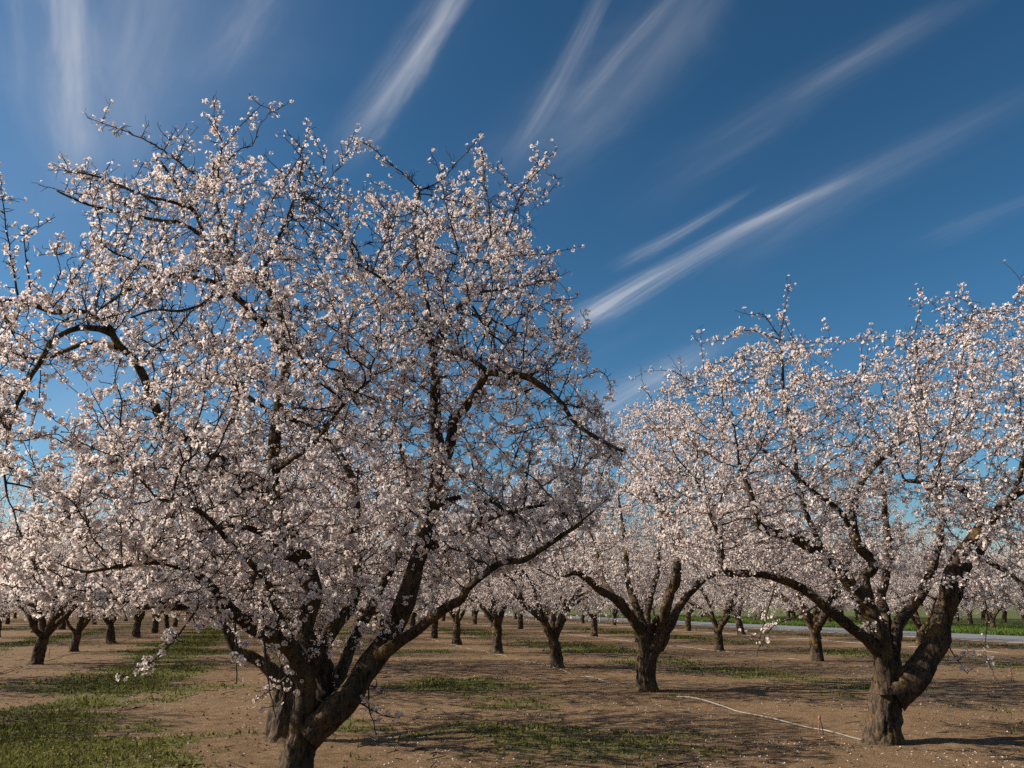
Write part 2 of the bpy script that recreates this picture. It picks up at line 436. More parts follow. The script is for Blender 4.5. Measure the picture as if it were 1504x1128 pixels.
# petals
def patchy(x, y):
    return rng.random(len(x)) < np.clip((fbm(np.stack([x * .8, y * .8, x * 0], 1), 3, 71) - .36) * 3.2, 0.06, 1)
x, y = scatter(52000, 4.5, 34, 1.8, patchy)
z = ground_z(x, y) + .006
tv = np.array([[-.5, 0, 0], [0, -.42, .12], [.55, 0, .05], [0, .42, .12]]) * .024
tf = np.array([[0, 1, 2, 3]])
nr = np.stack([rng.normal(size=len(x)) * .35, rng.normal(size=len(x)) * .35, np.ones(len(x))], 1)
col = np.array([.72, .64, .62]) * rng.uniform(.6, 1.0, (len(x), 1, 1)) * np.ones((1, 4, 1))
Vp, Fp, Cp = inst(tv, tf, np.stack([x, y, z], 1), rot_from(nr, rng), rng.uniform(.5, 1.1, len(x)), col)
o = link("fallen_petals", mesh_np("fallen_petals", Vp, Fp, False, Cp), M_PETAL)
tag(o, "white fallen petals sprinkled over the bare soil", "petals", kind='stuff')
# clods
x, y = scatter(16000, 4.5, 26, 1.5, lambda x, y: (green_amount(x, y) < .5) & patchy(x + 31, y))
z = ground_z(x, y)
ov = np.array([[1, 0, 0], [-1, 0, 0], [0, 1, 0], [0, -1, 0], [0, 0, .8], [0, 0, -.8]], float)
of = np.array([[0, 2, 4], [2, 1, 4], [1, 3, 4], [3, 0, 4], [2, 0, 5], [1, 2, 5], [3, 1, 5], [0, 3, 5]])
s = .006 + .022 * rng.random(len(x)) ** 3
col = np.array([.19, .12, .075]) * rng.uniform(.5, 1.25, (len(x), 1, 1)) * np.ones((1, 6, 1))
Vc, Fc, Cc = inst(ov, of, np.stack([x, y, z + s * .2], 1), rot_from(rng.normal(size=(len(x), 3)), rng), s, col)
Vc += (noise(Vc * 60, 5)[:, None] - .5) * .008
# dead twigs join the clods
x, y = scatter(5200, 4.5, 28, 1.5, patchy)
z = ground_z(x, y); n = len(x); a = rng.random(n) * 6.283; ln = rng.uniform(.03, .16, n); w = rng.uniform(.0025, .006, n)
dx, dy = np.cos(a), np.sin(a); E0 = np.stack([x - dx * ln, y - dy * ln, z + .004], 1); E1 = np.stack([x + dx * ln, y + dy * ln, z + rng.uniform(.0, .03, n)], 1)
sd = np.stack([-dy * w, dx * w, w * 0], 1); up = np.stack([w * 0, w * 0, w * 1.8], 1)
Vt = np.stack([E0 - sd, E0 + sd, E0 + up, E1 - sd, E1 + sd, E1 + up], 1).reshape(-1, 3)
qt = np.array([[0, 3, 5, 2], [2, 5, 4, 1], [1, 4, 3, 0]]); Ft = (qt[None] + (np.arange(n) * 6)[:, None, None]).reshape(-1, 4) + len(Vc)
Ct = np.repeat(np.array([.085, .060, .042]) * rng.uniform(.5, 1.6, (n, 1)), 6, 0)
o = link("soil_clods", mesh_np("soil_clods", np.vstack([Vc, Vt]), [Fc, Ft], False, np.vstack([Cc, Ct])), M_PETAL)
tag(o, "small brown clods and twigs strewn on the soil", "clods", kind='stuff')

# ------------------------------------------------------------------ tree building
def catmull(P, step):
    P = np.asarray(P, float)
    if len(P) < 3:
        n = max(2, int(np.linalg.norm(P[-1, :3] - P[0, :3]) / step) + 1)
        t = np.linspace(0, 1, n)[:, None]; return P[0] * (1 - t) + P[-1] * t
    Q = np.vstack([2 * P[0] - P[1], P, 2 * P[-1] - P[-2]]); out = []
    for i in range(1, len(Q) - 2):
        n = max(1, int(round(np.linalg.norm(Q[i + 1, :3] - Q[i, :3]) / step)))
        for k in range(n):
            t = k / n; a, b, c, d = Q[i - 1], Q[i], Q[i + 1], Q[i + 2]
            out.append(.5 * (2 * b + (c - a) * t + (2 * a - 5 * b + 4 * c - d) * t * t + (3 * b - a - 3 * c + d) * t ** 3))
    out.append(Q[-2]); return np.array(out)
class Acc:
    def __init__(s): s.V, s.F, s.n = [], {}, 0
    def add(s, V, F):
        V = np.asarray(V)
        for f in F: s.F.setdefault(f.shape[1], []).append(f + s.n)
        s.V.append(V); s.n += len(V)
    def mesh(s, name, smooth):
        return mesh_np(name, np.concatenate(s.V), [np.concatenate(f) for f in s.F.values()], smooth)
def tube(acc, P, r, k, rough=None, cap=True):
    P = np.asarray(P, float); r = np.asarray(r, float); n = len(P)
    if n < 2: return
    T = unit(np.gradient(P, axis=0))
    if n > 12 and k > 6:                      # parallel transport for heavy wood
        nr = np.zeros_like(P); ref = np.array([1., 0, 0]) if abs(T[0, 0]) < .8 else np.array([0, 1., 0])
        v = unit(np.cross(T[0], ref)); nr[0] = v
        for i in range(1, n): v = unit(v - T[i] * (v @ T[i])); nr[i] = v
    else:
        mt = np.abs(unit((P[-1] - P[0])[None])[0]); ref = np.eye(3)[int(np.argmin(mt))]
        nr = unit(np.cross(T, ref))
    bn = np.cross(T, nr)
    a = np.arange(k) * (2 * math.pi / k)
    rr = np.repeat(r[:, None], k, 1)
    if rough is not None:
        amp, seed = rough
        arc = np.concatenate([[0], np.cumsum(np.linalg.norm(np.diff(P, axis=0), axis=1))])
        A, S = np.meshgrid(a, arc)
        ca, sa = np.cos(A), np.sin(A)
        lump = fbm(np.stack([ca * 1.1 + 5, sa * 1.1 + 5, S * 3.2], -1), 3, seed) - .5
        ridge = np.abs(fbm(np.stack([ca * 4.2 + 9, sa * 4.2 + 9, S * 4.2], -1), 3, seed + 3) - .5) * 2
        rr = rr * (1 + lump * amp * 1.7 - (1 - np.clip(ridge * 3, 0, 1)) * amp * .55)
    V = P[:, None, :] + (np.cos(a)[None, :, None] * nr[:, None] + np.sin(a)[None, :, None] * bn[:, None]) * rr[..., None]
    i = np.arange(n - 1)[:, None] * k; j = np.arange(k)[None]; j2 = (j + 1) % k
    F = [np.stack([i + j, i + j2, i + k + j2, i + k + j], -1).reshape(-1, 4)]
    V = V.reshape(-1, 3)
    if cap: F.append((np.arange(k) + (n - 1) * k)[None])
    acc.add(V, F)

class Tree:
    """skeleton of nodes; heavy wood is laid down as given, the crown is grown into the space it has"""
    def __init__(s, seed):
        s.rng = np.random.default_rng(seed); s.P = []; s.par = []; s.r = []; s.limb = []; s.limbs = []; s.shoots = []
        s.seed = seed
    def limb_line(s, pts, r0, r1, start=None, step=.06, jit=.010, pw=1.0):
        if not s.limbs: step = .03
        pts = np.asarray(pts, float)
        if start is not None: pts = np.vstack([start, pts])
        Q = catmull(pts, step)
        arc = np.concatenate([[0], np.cumsum(np.linalg.norm(np.diff(Q, axis=0), axis=1))]); f = arc / arc[-1]
        Q = Q + (np.stack([fbm(np.stack([arc * 3.5, arc * 0 + k * 13, arc * 0 + s.seed + len(s.limbs) * 3.1], 1), 2, 7) for k in range(3)], 1) - .5) * min(4 * jit, .5 * r0 + .02) * (np.minimum(f, .15) / .15)[:, None]
        r = r0 + (r1 - r0) * f ** pw
        if not s.limbs: r = r * (1 + .30 * np.exp(-arc / .11)) * (1 - .35 * np.clip((f - .90) / .10, 0, 1) ** 2)
        elif r0 > .02: r = r * (1 + .38 * np.exp(-arc / (r0 * 2.2)))
        lid = len(s.limbs); base = len(s.P)
        par0 = -1
        if base:
            par0 = int(np.argmin(np.linalg.norm(np.array(s.P) - Q[0], axis=1)))
        for i in range(len(Q)):
            s.P.append(Q[i]); s.r.append(float(r[i])); s.par.append(par0 if i == 0 else base + i - 1); s.limb.append(lid)
        s.limbs.append((Q, r)); return lid
    def grow(s, A, step=.075, infl=.85, kill=.15, iters=140, max_r=.055, jit=.34, up=.05):
        rng = s.rng; P = np.array(s.P); n0 = len(P)
        ok = np.array(s.r) < max_r
        par = list(s.par); A = np.asarray(A, float)
        near = np.full(len(A), -1); dist = np.full(len(A), 1e9); nch = {}
        def update(idx):
            nonlocal near, dist
            if len(idx) == 0: return
            Q = P[idx]
            for a0 in range(0, len(A), 2000):
                a = A[a0:a0 + 2000]
                d2 = (a * a).sum(1)[:, None] + (Q * Q).sum(1)[None] - 2 * a @ Q.T
                j = np.argmin(d2, 1); dm = np.sqrt(np.maximum(d2[np.arange(len(a)), j], 0))
                b = dm < dist[a0:a0 + 2000]
                near[a0:a0 + 2000][b] = idx[j[b]]; dist[a0:a0 + 2000][b] = dm[b]
        update(np.nonzero(ok)[0])
        pdir = np.zeros_like(P)
        for i, p in enumerate(par):
            if p >= 0: pdir[i] = P[i] - P[p]
        pdir = unit(pdir)
        for it in range(iters):
            act = dist < (infl if it > 10 else 3.0)
            if not act.any(): break
            nd, inv = np.unique(near[act], return_inverse=True)
            d = unit(A[act] - P[near[act]]); s_ = np.zeros((len(nd), 3)); np.add.at(s_, inv, d)
            s_ = unit(s_) + pdir[nd] * .45 + rng.normal(size=s_.shape) * jit + np.array([0, 0, up])
            s_ = unit(s_)
            c = np.array([nch.get(int(i), 0) for i in nd]); good = c < 3
            nd, s_ = nd[good], s_[good]
            if len(nd) == 0: break
            new = P[nd] + s_ * step
            for i in nd: nch[int(i)] = nch.get(int(i), 0) + 1
            idx = np.arange(len(P), len(P) + len(new))
            P = np.vstack([P, new]); pdir = np.vstack([pdir, s_]); par.extend(int(i) for i in nd)
            update(idx)
            keep = dist > kill
            A, near, dist = A[keep], near[keep], dist[keep]
            if len(A) == 0: break
        s.n0 = n0; s.P = P; s.par = np.array(par)
        s.finish()
    def finish(s, r_tip=.0027, e=2.35):
        P, par, n0 = s.P, s.par, s.n0; n = len(P)
        w = np.zeros(n); kids = [[] for _ in range(n)]
        for i in range(n):
            if par[i] >= 0: kids[par[i]].append(i)
        r = np.zeros(n); r[:n0] = s.r[:n0]
        for i in range(n - 1, n0 - 1, -1):
            if w[i] == 0: w[i] = r_tip ** e
            r[i] = w[i] ** (1 / e)
            if par[i] >= n0: w[par[i]] += w[i] * 1.015
        for i in range(n0, n):
            p = par[i]; lim = r[p] * (.75 if p < n0 else 1.0)
            r[i] = max(min(r[i], lim), r_tip * .8)
        s.rad = r; s.kids = kids
        lines = []
        def heavy(i): 
            k = [c for c in kids[i] if c >= n0]
            return max(k, key=lambda c: w[c]) if k else -1
        starts = [(par[i], i) for i in range(n0, n) if par[i] < n0]
        while starts:
            p, i = starts.pop(); ln = [p, i]
            while True:
                h = heavy(i)
                if h < 0: break
                for c in kids[i]:
                    if c != h and c >= n0: starts.append((i, c))
                ln.append(h); i = h
            lines.append(ln)
        s.lines = []
        for ln in lines:
            Q = P[ln].copy(); q = r[ln].copy(); q[0] = min(q[0], q[1] * 1.15)
            if len(Q) > 4:
                for _ in range(1): Q[1:-1] = Q[1:-1] * .6 + (Q[:-2] + Q[2:]) * .2
            s.lines.append((Q, q))
    def nearest_line_pt(s, p):
        return int(np.argmin(np.linalg.norm(s.P - p, axis=1)))
    def shoot(s, pts, r0, r1=.0024, step=.05, zig=.006, dens=1.0):
        Q = catmull(pts, step); 
        Q = Q + s.rng.normal(size=Q.shape) * zig * np.linspace(.1, 1, len(Q))[:, None]
        r = np.linspace(r0, r1, len(Q)); s.lines.append((Q, r)); s.shoots.append((len(s.lines) - 1, dens))
    def random_shoots(s, n, zmin, lmin, lmax, center):
        rng = s.rng; P = s.P; cand = np.nonzero((s.rad > .0045) & (s.rad < .03) & (P[:, 2] > zmin))[0]
        for i in rng.choice(cand, min(n, len(cand)), False):
            out = P[i] - center; out[2] = 0; L_ = rng.uniform(lmin, lmax) * rng.uniform(.6, 1)
            d = unit((unit(out[None])[0] * rng.uniform(-.1, .75) + np.array([0, 0, 1.0]) + rng.normal(size=3) * .30)[None])[0]
            b = rng.normal(size=3) * .12
            s.shoot([P[i], P[i] + d * L_ * .5 + b * L_ * .2, P[i] + (d + b * .6) * L_], .0045 + .004 * L_ / lmax, .0018, dens=rng.choice([.25, 1.0, 1.7], p=[.3, .4, .3]))
    # ---- meshes
    def spurs(s, dens, lmin=.02, lmax=.11):
        """short side spurs along thin wood -> base, tip arrays"""
        rng = s.rng; B, D, Rr = [], [], []
        for Q, r in s.lines:
            d = np.diff(Q, axis=0); ln = np.linalg.norm(d, axis=1)
            for i in range(len(d)):
                if r[i] > .016: continue
                k = rng.poisson(ln[i] * dens)
                for _ in range(k):
                    B.append(Q[i] + d[i] * rng.random()); D.append(d[i] / max(ln[i], 1e-6)); Rr.append(r[i])
        B, D, Rr = np.array(B), np.array(D), np.array(Rr)
        side = unit(np.cross(D, rng.normal(size=D.shape)))
        dr = unit(side + D * rng.uniform(-.1, .7, (len(D), 1)) + np.array([0, 0, .35]))
        L_ = lmin + (lmax - lmin) * rng.random(len(B)) ** 2.2
        return B, dr, L_, np.minimum(Rr * .75, .0038) + .0007
    def spur_mesh(s, acc, B, dr, L_, r):
        rng = s.rng; n = len(B)
        x = unit(np.cross(dr, rng.normal(size=dr.shape))); y = np.cross(dr, x)
        mid = B + dr * (L_ * .55)[:, None] + x * (L_ * rng.normal(size=n) * .13)[:, None]
        tip = B + dr * L_[:, None] + y * (L_ * rng.normal(size=n) * .16)[:, None]
        rings = []
        for c, f in ((B, 1.0), (mid, .8), (tip, .55)):
            for a in (0, 2.094, 4.189):
                rings.append(c + (x * math.cos(a) + y * math.sin(a)) * (r * f)[:, None])
        V = np.stack(rings, 1).reshape(-1, 3)
        q = []
        for ring in (0, 3):
            for a in range(3):
                b = (a + 1) % 3; q.append([ring + a, ring + b, ring + 3 + b, ring + 3 + a])
        q = np.array(q); F = (q[None] + (np.arange(n) * 9)[:, None, None]).reshape(-1, 4)
        acc.add(V, [F]); return tip
    def flowers(s, per_m, spur_tip, tips, tdir, maxr=.010, patch=1.0, thin=None):
        hz = (lambda P: 1.0) if thin is None else (lambda P: np.interp(P[:, 2], [1.9, thin[0], thin[1]], [thin[3], 1.0, thin[2]]))
        rng = s.rng; C, Nn = [], []
        dens = {i: d for i, d in s.shoots}
        for li, (Q, r) in enumerate(s.lines):
            d = np.diff(Q, axis=0); ln = np.linalg.norm(d, axis=1)
            k = dens.get(li, 1.0)
            pn = np.clip((fbm(Q[:-1] * 2.6 + s.seed, 3, 51) - .5) * 4.2 * patch + 1.0, .05, 2.8)
            lam = ln * per_m * pn * k * (r[:-1] < maxr) * hz(Q[:-1])
            cnt = rng.poisson(lam)
            ii = np.repeat(np.arange(len(d)), cnt)
            if len(ii) == 0: continue
            p = Q[ii] + d[ii] * rng.random((len(ii), 1))
            sd = unit(np.cross(d[ii], rng.normal(size=(len(ii), 3)))); sd = unit(sd + np.array([0, 0, .25]) + unit(d[ii]) * .25)
            C.append(p + sd * (r[ii] + rng.uniform(.008, .034, len(ii)))[:, None]); Nn.append(sd)
        if len(tips):
            pn = np.clip((fbm(tips * 2.6 + s.seed, 3, 51) - .5) * 3.2 * patch + 1.0, .05, 2.2)
            cnt = np.where(rng.random(len(tips)) < .72, rng.poisson(spur_tip * pn * hz(tips) / .72), 0); ii = np.repeat(np.arange(len(tips)), cnt)
            sd = unit(tdir[ii] * .5 + rng.normal(size=(len(ii), 3)))
            C.append(tips[ii] + sd * rng.uniform(.008, .030, len(ii))[:, None]); Nn.append(sd)
        return np.concatenate(C), np.concatenate(Nn)
    def blossom_mesh(s, name, C, Nn, lod, size=.020):
        rng = s.rng; n = len(C)
        Rm = rot_from(Nn + rng.normal(size=Nn.shape) * .25, rng); sc = size * rng.uniform(.62, 1.18, n)
        bud = rng.random(n) < .12
        sc = np.where(bud, sc * .5, sc)
        cup = rng.choice([.2, .45, .8, 1.3], n, p=[.30, .38, .22, .10]); cup = np.where(bud, 2.2, cup)
        tone = rng.uniform(.86, 1.06, (n, 1)); pink = rng.random((n, 1)) ** 3
        outer = (np.array([.91, .885, .835]) * (1 - pink) + np.array([.89, .81, .765]) * pink) * tone
        inner = (np.array([.70, .46, .38]) * (1 - pink * .4) + np.array([.55, .16, .19]) * pink * .4) * tone
        outer = np.where(bud[:, None], np.array([.62, .34, .33]), outer); cal = np.tile(np.array([.22, .085, .055]), (n, 1)) * rng.uniform(.6, 1.3, (n, 1))
        tv, tc_, F = [], [], []
        Vs, Cs = [], []
        def put(xy, z0, zc, c):       # a template point: flat position, height, how far cupping lifts it
            h = np.hypot(*xy)
            k = 1 / np.sqrt(1 + (cup * .8 * h) ** 2)
            loc = np.stack([xy[0] * k, xy[1] * k, z0 + zc * cup * k], 1)
            Vs.append(np.einsum('nij,nj->ni', Rm, loc) * sc[:, None] + C); Cs.append(c)
            return len(Vs) - 1
        if lod == 0:
            quads, tris = [], []
            for p in range(5):
                a = p * 1.2566
                def pt(rad, da): return (rad * math.cos(a + da), rad * math.sin(a + da))
                i0 = put(pt(.10, 0), 0, 0, inner); i1 = put(pt(.74, -.60), .02, .56, outer)
                i2 = put(pt(1.0, 0), .0, .95, outer); i3 = put(pt(.74, .60), .02, .56, outer)
                quads.append([i0, i1, i2, i3])
            ca = [put((.17 * math.cos(t), .17 * math.sin(t)), -.10, 0, cal) for t in (0, 2.094, 4.189)]
            cb = put((0, 0), -.75, 0, cal)
            st = [put((.22 * math.cos(t), .22 * math.sin(t)), .30, .1, inner * np.array([1.0, .95, .6])) for t in (.5, 2.6, 4.7)]
            ctr = put((0, 0), .02, 0, inner * .8)
            tris = [[ca[0], cb, ca[1]], [ca[1], cb, ca[2]], [ca[2], cb, ca[0]], [ctr, st[0], st[1]], [ctr, st[1], st[2]]]
        else:
            quads, tris = [], []
            ctr = put((0, 0), 0, 0, inner)
            ring = [put((math.cos(p * 1.2566) * (1.0 if p % 2 else .9), math.sin(p * 1.2566) * (1.0 if p % 2 else .9)), 0, .8, outer) for p in range(5)]
            tris = [[ctr, ring[p], ring[(p + 1) % 5]] for p in range(5)]
            cb = put((0, 0), -.8, 0, cal); q = [put((.2, 0), -.05, 0, cal), put((-.2, .1), -.05, 0, cal)]
            tris.append([cb, q[0], q[1]])
        k = len(Vs); V = np.stack(Vs, 1).reshape(-1, 3); Cc = np.stack(Cs, 1).reshape(-1, 3)
        off = (np.arange(n) * k)[:, None, None]; FF = []
        if quads: FF.append((np.array(quads)[None] + off).reshape(-1, 4))
        FF.append((np.array(tris)[None] + off).reshape(-1, 3))
        return mesh_np(name, V, FF, False, Cc)
    def build(s, name, origin, lod, per_m, spur_d, spur_tip, size, merge=False, k_limb=22, spur_max=.11, patch=1.0, thin=None):
        """Empty at the base > trunk, each limb, crown > blossoms"""
        root = empty(name, origin); o3 = np.array(origin, float)
        if merge:
            acc = Acc()
            for i, (Q, r) in enumerate(s.limbs): tube(acc, Q - o3, r, 24 if i == 0 else 10, (.30, s.seed + i * 7))
            link("trunk", acc.mesh("trunk", True), M_LIMB, root)
        else:
            for i, (Q, r) in enumerate(s.limbs):
                acc = Acc(); tube(acc, Q - o3, r, 56 if i == 0 else (k_limb if r[0] > .02 else 8), (.32 if r[0] > .02 else .15, s.seed + i * 7))
                link("trunk" if i == 0 else "limb", acc.mesh("wood", True), M_LIMB, root)
        acc = Acc()
        for Q, r in s.lines:
            k = 7 if r[0] > .02 else 5 if r[0] > .009 else (4 if lod == 0 else 3)
            tube(acc, Q - o3, r, k, None, cap=False)
        B, dr, L_, rr = s.spurs(spur_d, lmax=spur_max)
        tips = s.spur_mesh(acc, B - o3, dr, L_, rr) + o3
        crown = link("crown", acc.mesh("twigs", True), M_TWIG, root)
        C, Nn = s.flowers(per_m, spur_tip, tips, dr, patch=patch, thin=thin)
        bl = link("blossoms", s.blossom_mesh("blossoms", C - o3, Nn, lod, size), M_BLOSSOM, crown)
        print(name, 'nodes', len(s.P), 'lines', len(s.lines), 'spurs', len(B), 'flowers', len(C))
        return root
def px_line(pts):
    return [at(*p) for p in pts]
def in_poly(pts, poly):
    x, y = pts[:, 0], pts[:, 1]; c = np.zeros(len(x), bool); n = len(poly)
    for i in range(n):
        x1, y1 = poly[i]; x2, y2 = poly[(i + 1) % n]
        k = ((y1 > y) != (y2 > y)); c ^= k & (x < (x2 - x1) * (y - y1) / (y2 - y1 + 1e-12) + x1)
    return c

# ------------------------------------------------------------------ the big tree in front
def hero():
    t = Tree(11); rng = t.rng
    Y0 = 7.0
    base = at(424, 1232, Y0); base[2] = -.05
    W = lambda px: px * 6.35 / FPX / 2          # picture width at the tree -> radius
    t.limb_line([base] + px_line([(426, 1190, Y0), (431, 1140, Y0), (437, 1108, Y0), (448, 1078, Y0), (455, 1060, Y0)]), .185, W(50), pw=.55, jit=.006)
    L = lambda pts, w0, w1, **k: t.limb_line(px_line(pts), W(w0), W(w1), **k)
    # A: low limb to the left, coming forward
    L([(448, 1080, 7.0), (444, 1054, 6.95), (450, 1019, 6.9), (445, 988, 6.8), (434, 961, 6.7), (412, 942, 6.55), (388, 930, 6.4), (364, 916, 6.25), (345, 903, 6.15), (327, 892, 6.05), (300, 885, 5.9), (262, 890, 5.75), (235, 887, 5.65), (200, 890, 5.55), (165, 880, 5.5)], 34, 7)
    # B: tall central limb
    L([(458, 1068, 7.05), (474, 1030, 7.1), (481, 1000, 7.1), (462, 966, 7.0), (449, 940, 7.0), (450, 912, 7.0), (458, 880, 7.0), (452, 855, 7.0), (444, 826, 6.95), (432, 803, 6.9), (419, 770, 6.9), (406, 740, 6.9), (400, 715, 6.9), (401, 680, 6.95), (406, 613, 7.0), (413, 570, 7.05), (420, 535, 7.05), (421, 508, 7.05), (409, 455, 7.1), (391, 424, 7.15), (380, 408, 7.2)], 36, 9)
    L([(418, 520, 7.05), (410, 500, 7.0), (391, 478, 6.95), (364, 453, 6.85), (337, 430, 6.8), (313, 416, 6.7), (266, 405, 6.6), (219, 410, 6.5), (182, 430, 6.4), (150, 452, 6.35)], 15, 4)
    # C: heavy limb to the right
    L([(455, 1074, 7.0), (480, 1052, 6.98), (505, 1030, 6.95), (526, 1003, 6.95), (550, 970, 6.95), (570, 940, 7.0), (583, 908, 7.0), (596, 876, 7.0), (608, 838, 7.05), (619, 810, 7.05), (625, 784, 7.1), (628, 758, 7.1), (637, 722, 7.1), (642, 688, 7.15), (642, 640, 7.15), (640, 595, 7.2), (640, 552, 7.2), (637, 520, 7.2), (645, 498, 7.2), (661, 466, 7.2), (691, 433, 7.25)], 44, 9)
    L([(627, 765, 7.1), (646, 722, 7.05), (652, 682, 6.95), (664, 640, 6.9), (668, 613, 6.85), (684, 598, 6.8), (700, 574, 6.75), (714, 548, 6.7), (730, 547, 6.65), (746, 550, 6.6), (773, 552, 6.55), (791, 565, 6.5), (807, 578, 6.45), (826, 594, 6.4), (842, 616, 6.35), (860, 632, 6.3), (892, 650, 6.25), (915, 664, 6.2)], 22, 4)
    L([(714, 548, 6.7), (700, 535, 6.75), (685, 525, 6.8), (653, 517, 6.9)], 12, 6)
    L([(637, 518, 7.2), (613, 469, 7.1), (589, 439, 7.0), (562, 412, 6.9), (530, 390, 6.8)], 9, 4)
    L([(638, 522, 7.2), (631, 475, 7.35), (622, 418, 7.45), (613, 382, 7.5), (610, 346, 7.55), (613, 300, 7.6), (617, 280, 7.6)], 9, 4)
    # E: long low branch to the right
    L([(550, 968, 6.95), (569, 955, 6.85), (593, 937, 6.75), (614, 924, 6.7), (635, 908, 6.6), (667, 889, 6.5), (680, 880, 6.45), (687, 864, 6.4), (712, 841, 6.3), (739, 826, 6.25), (765, 824, 6.2), (790, 808, 6.1), (830, 785, 6.05), (856, 768, 6.0)], 20, 5)
    # F, G: limbs leaning away behind
    L([(480, 1040, 7.05), (494, 1008, 7.2), (503, 980, 7.35), (512, 952, 7.5), (525, 932, 7.65), (538, 910, 7.8), (552, 880, 8.0), (570, 845, 8.2), (590, 800, 8.35), (600, 750, 8.5), (596, 690, 8.6), (580, 630, 8.7)], 24, 7)
    L([(462, 1010, 7.1), (468, 960, 7.2), (486, 928, 7.4), (507, 904, 7.6), (521, 880, 7.75), (526, 840, 7.9), (519, 797, 8.0), (526, 745, 8.1), (518, 700, 8.1), (486, 654, 8.1), (455, 630, 8.05), (427, 616, 8.0), (395, 604, 7.9), (352, 570, 7.8), (324, 556, 7.7), (280, 560, 7.6)], 24, 5)
    # H: the big arch on the left
    L([(404, 742, 6.9), (385, 728, 6.8), (350, 700, 6.65), (310, 665, 6.5), (279, 647, 6.4), (255, 634, 6.3), (237, 614, 6.25), (226, 589, 6.2), (213, 557, 6.15), (197, 528, 6.1), (175, 508, 6.05), (160, 484, 6.0), (146, 469, 6.0), (128, 460, 5.95), (106, 457, 5.95), (80, 460, 5.9), (53, 449, 5.85), (20, 443, 5.8), (-30, 440, 5.75)], 20, 5)
    L([(166, 490, 6.0), (146, 484, 5.95), (115, 482, 5.9), (90, 492, 5.85), (72, 506, 5.8), (60, 530, 5.75), (40, 560, 5.7), (25, 592, 5.7), (15, 630, 5.65), (6, 680, 5.65), (9, 722, 5.65)], 10, 3)
    L([(172, 508, 6.05), (130, 502, 6.15), (100, 514, 6.2), (60, 528, 6.25), (0, 520, 6.3), (-40, 535, 6.3)], 9, 3)
    # I: forward stub and side branches low in the crown
    L([(440, 818, 6.95), (414, 811, 6.8), (398, 822, 6.65), (376, 842, 6.45), (360, 868, 6.25)], 18, 13)
    L([(414, 811, 6.8), (404, 792, 6.6), (380, 781, 6.4), (350, 773, 6.2), (310, 778, 6.0), (270, 790, 5.9)], 13, 4)
    L([(436, 962, 6.7), (412, 915, 6.55), (401, 876, 6.4), (385, 845, 6.2), (340, 800, 6.0), (290, 750, 5.8), (230, 730, 5.65)], 15, 4)
    L([(345, 903, 6.15), (300, 850, 5.9), (250, 826, 5.7), (190, 830, 5.5), (130, 840, 5.4)], 13, 4)
    L([(634, 800, 7.05), (652, 795, 7.0), (675, 785, 6.9), (700, 770, 6.7), (740, 752, 6.5), (800, 745, 6.4)], 14, 4)
    L([(627, 757, 7.1), (655, 735, 7.2), (690, 728, 7.3), (720, 735, 7.4), (760, 760, 7.6), (800, 770, 7.7)], 10, 4)
    L([(400, 720, 6.9), (370, 700, 7.1), (300, 690, 7.3), (230, 680, 7.5), (160, 690, 7.6)], 10, 4)
    # K: the upper left fan
    L([(384, 416, 7.15), (357, 396, 7.05), (330, 377, 6.95), (303, 352, 6.85), (286, 312, 6.75), (269, 292, 6.7), (256, 265, 6.65), (236, 236, 6.6)], 9, 4)
    L([(303, 352, 6.85), (270, 330, 6.7), (228, 322, 6.55), (180, 312, 6.4), (132, 300, 6.3), (84, 280, 6.2)], 7, 3)
    L([(284, 310, 6.75), (250, 296, 6.6), (205, 286, 6.5), (150, 262, 6.4), (112, 252, 6.35)], 6, 3)
    L([(382, 412, 7.2), (398, 372, 7.2), (418, 330, 7.25), (436, 280, 7.3), (444, 240, 7.3)], 8, 3)
    L([(345, 390, 7.0), (330, 345, 7.1), (318, 295, 7.15), (313, 250, 7.2)], 7, 3)
    L([(337, 430, 6.8), (300, 446, 6.7), (262, 457, 6.6), (225, 455, 6.5), (190, 468, 6.4)], 6, 3)
    L([(240, 407, 6.55), (200, 385, 6.45), (168, 372, 6.35), (140, 352, 6.3)], 6, 3)
    L([(402, 690, 6.95), (440, 668, 6.8), (470, 640, 6.6), (500, 600, 6.4), (540, 560, 6.3)], 10, 4)
    L([(412, 575, 7.05), (380, 540, 7.2), (340, 520, 7.4), (290, 500, 7.5), (240, 515, 7.6)], 8, 3)
    poly = [(-50, 470), (20, 425), (100, 415), (165, 350), (110, 300), (110, 262), (170, 250), (240, 238), (300, 250), (340, 225), (390, 232), (440, 262), (480, 280), (530, 250), (570, 285), (612, 300), (650, 280), (695, 262), (730, 275), (765, 305), (790, 320), (780, 355), (825, 378), (815, 410), (845, 450), (855, 500), (878, 560), (900, 615), (925, 660), (900, 720), (880, 780), (830, 815), (740, 850), (665, 870), (610, 890), (560, 930), (500, 960), (430, 985), (370, 950), (310, 905), (200, 908), (90, 902), (10, 890), (-20, 800), (60, 745), (50, 700), (-40, 690)]
    A = []
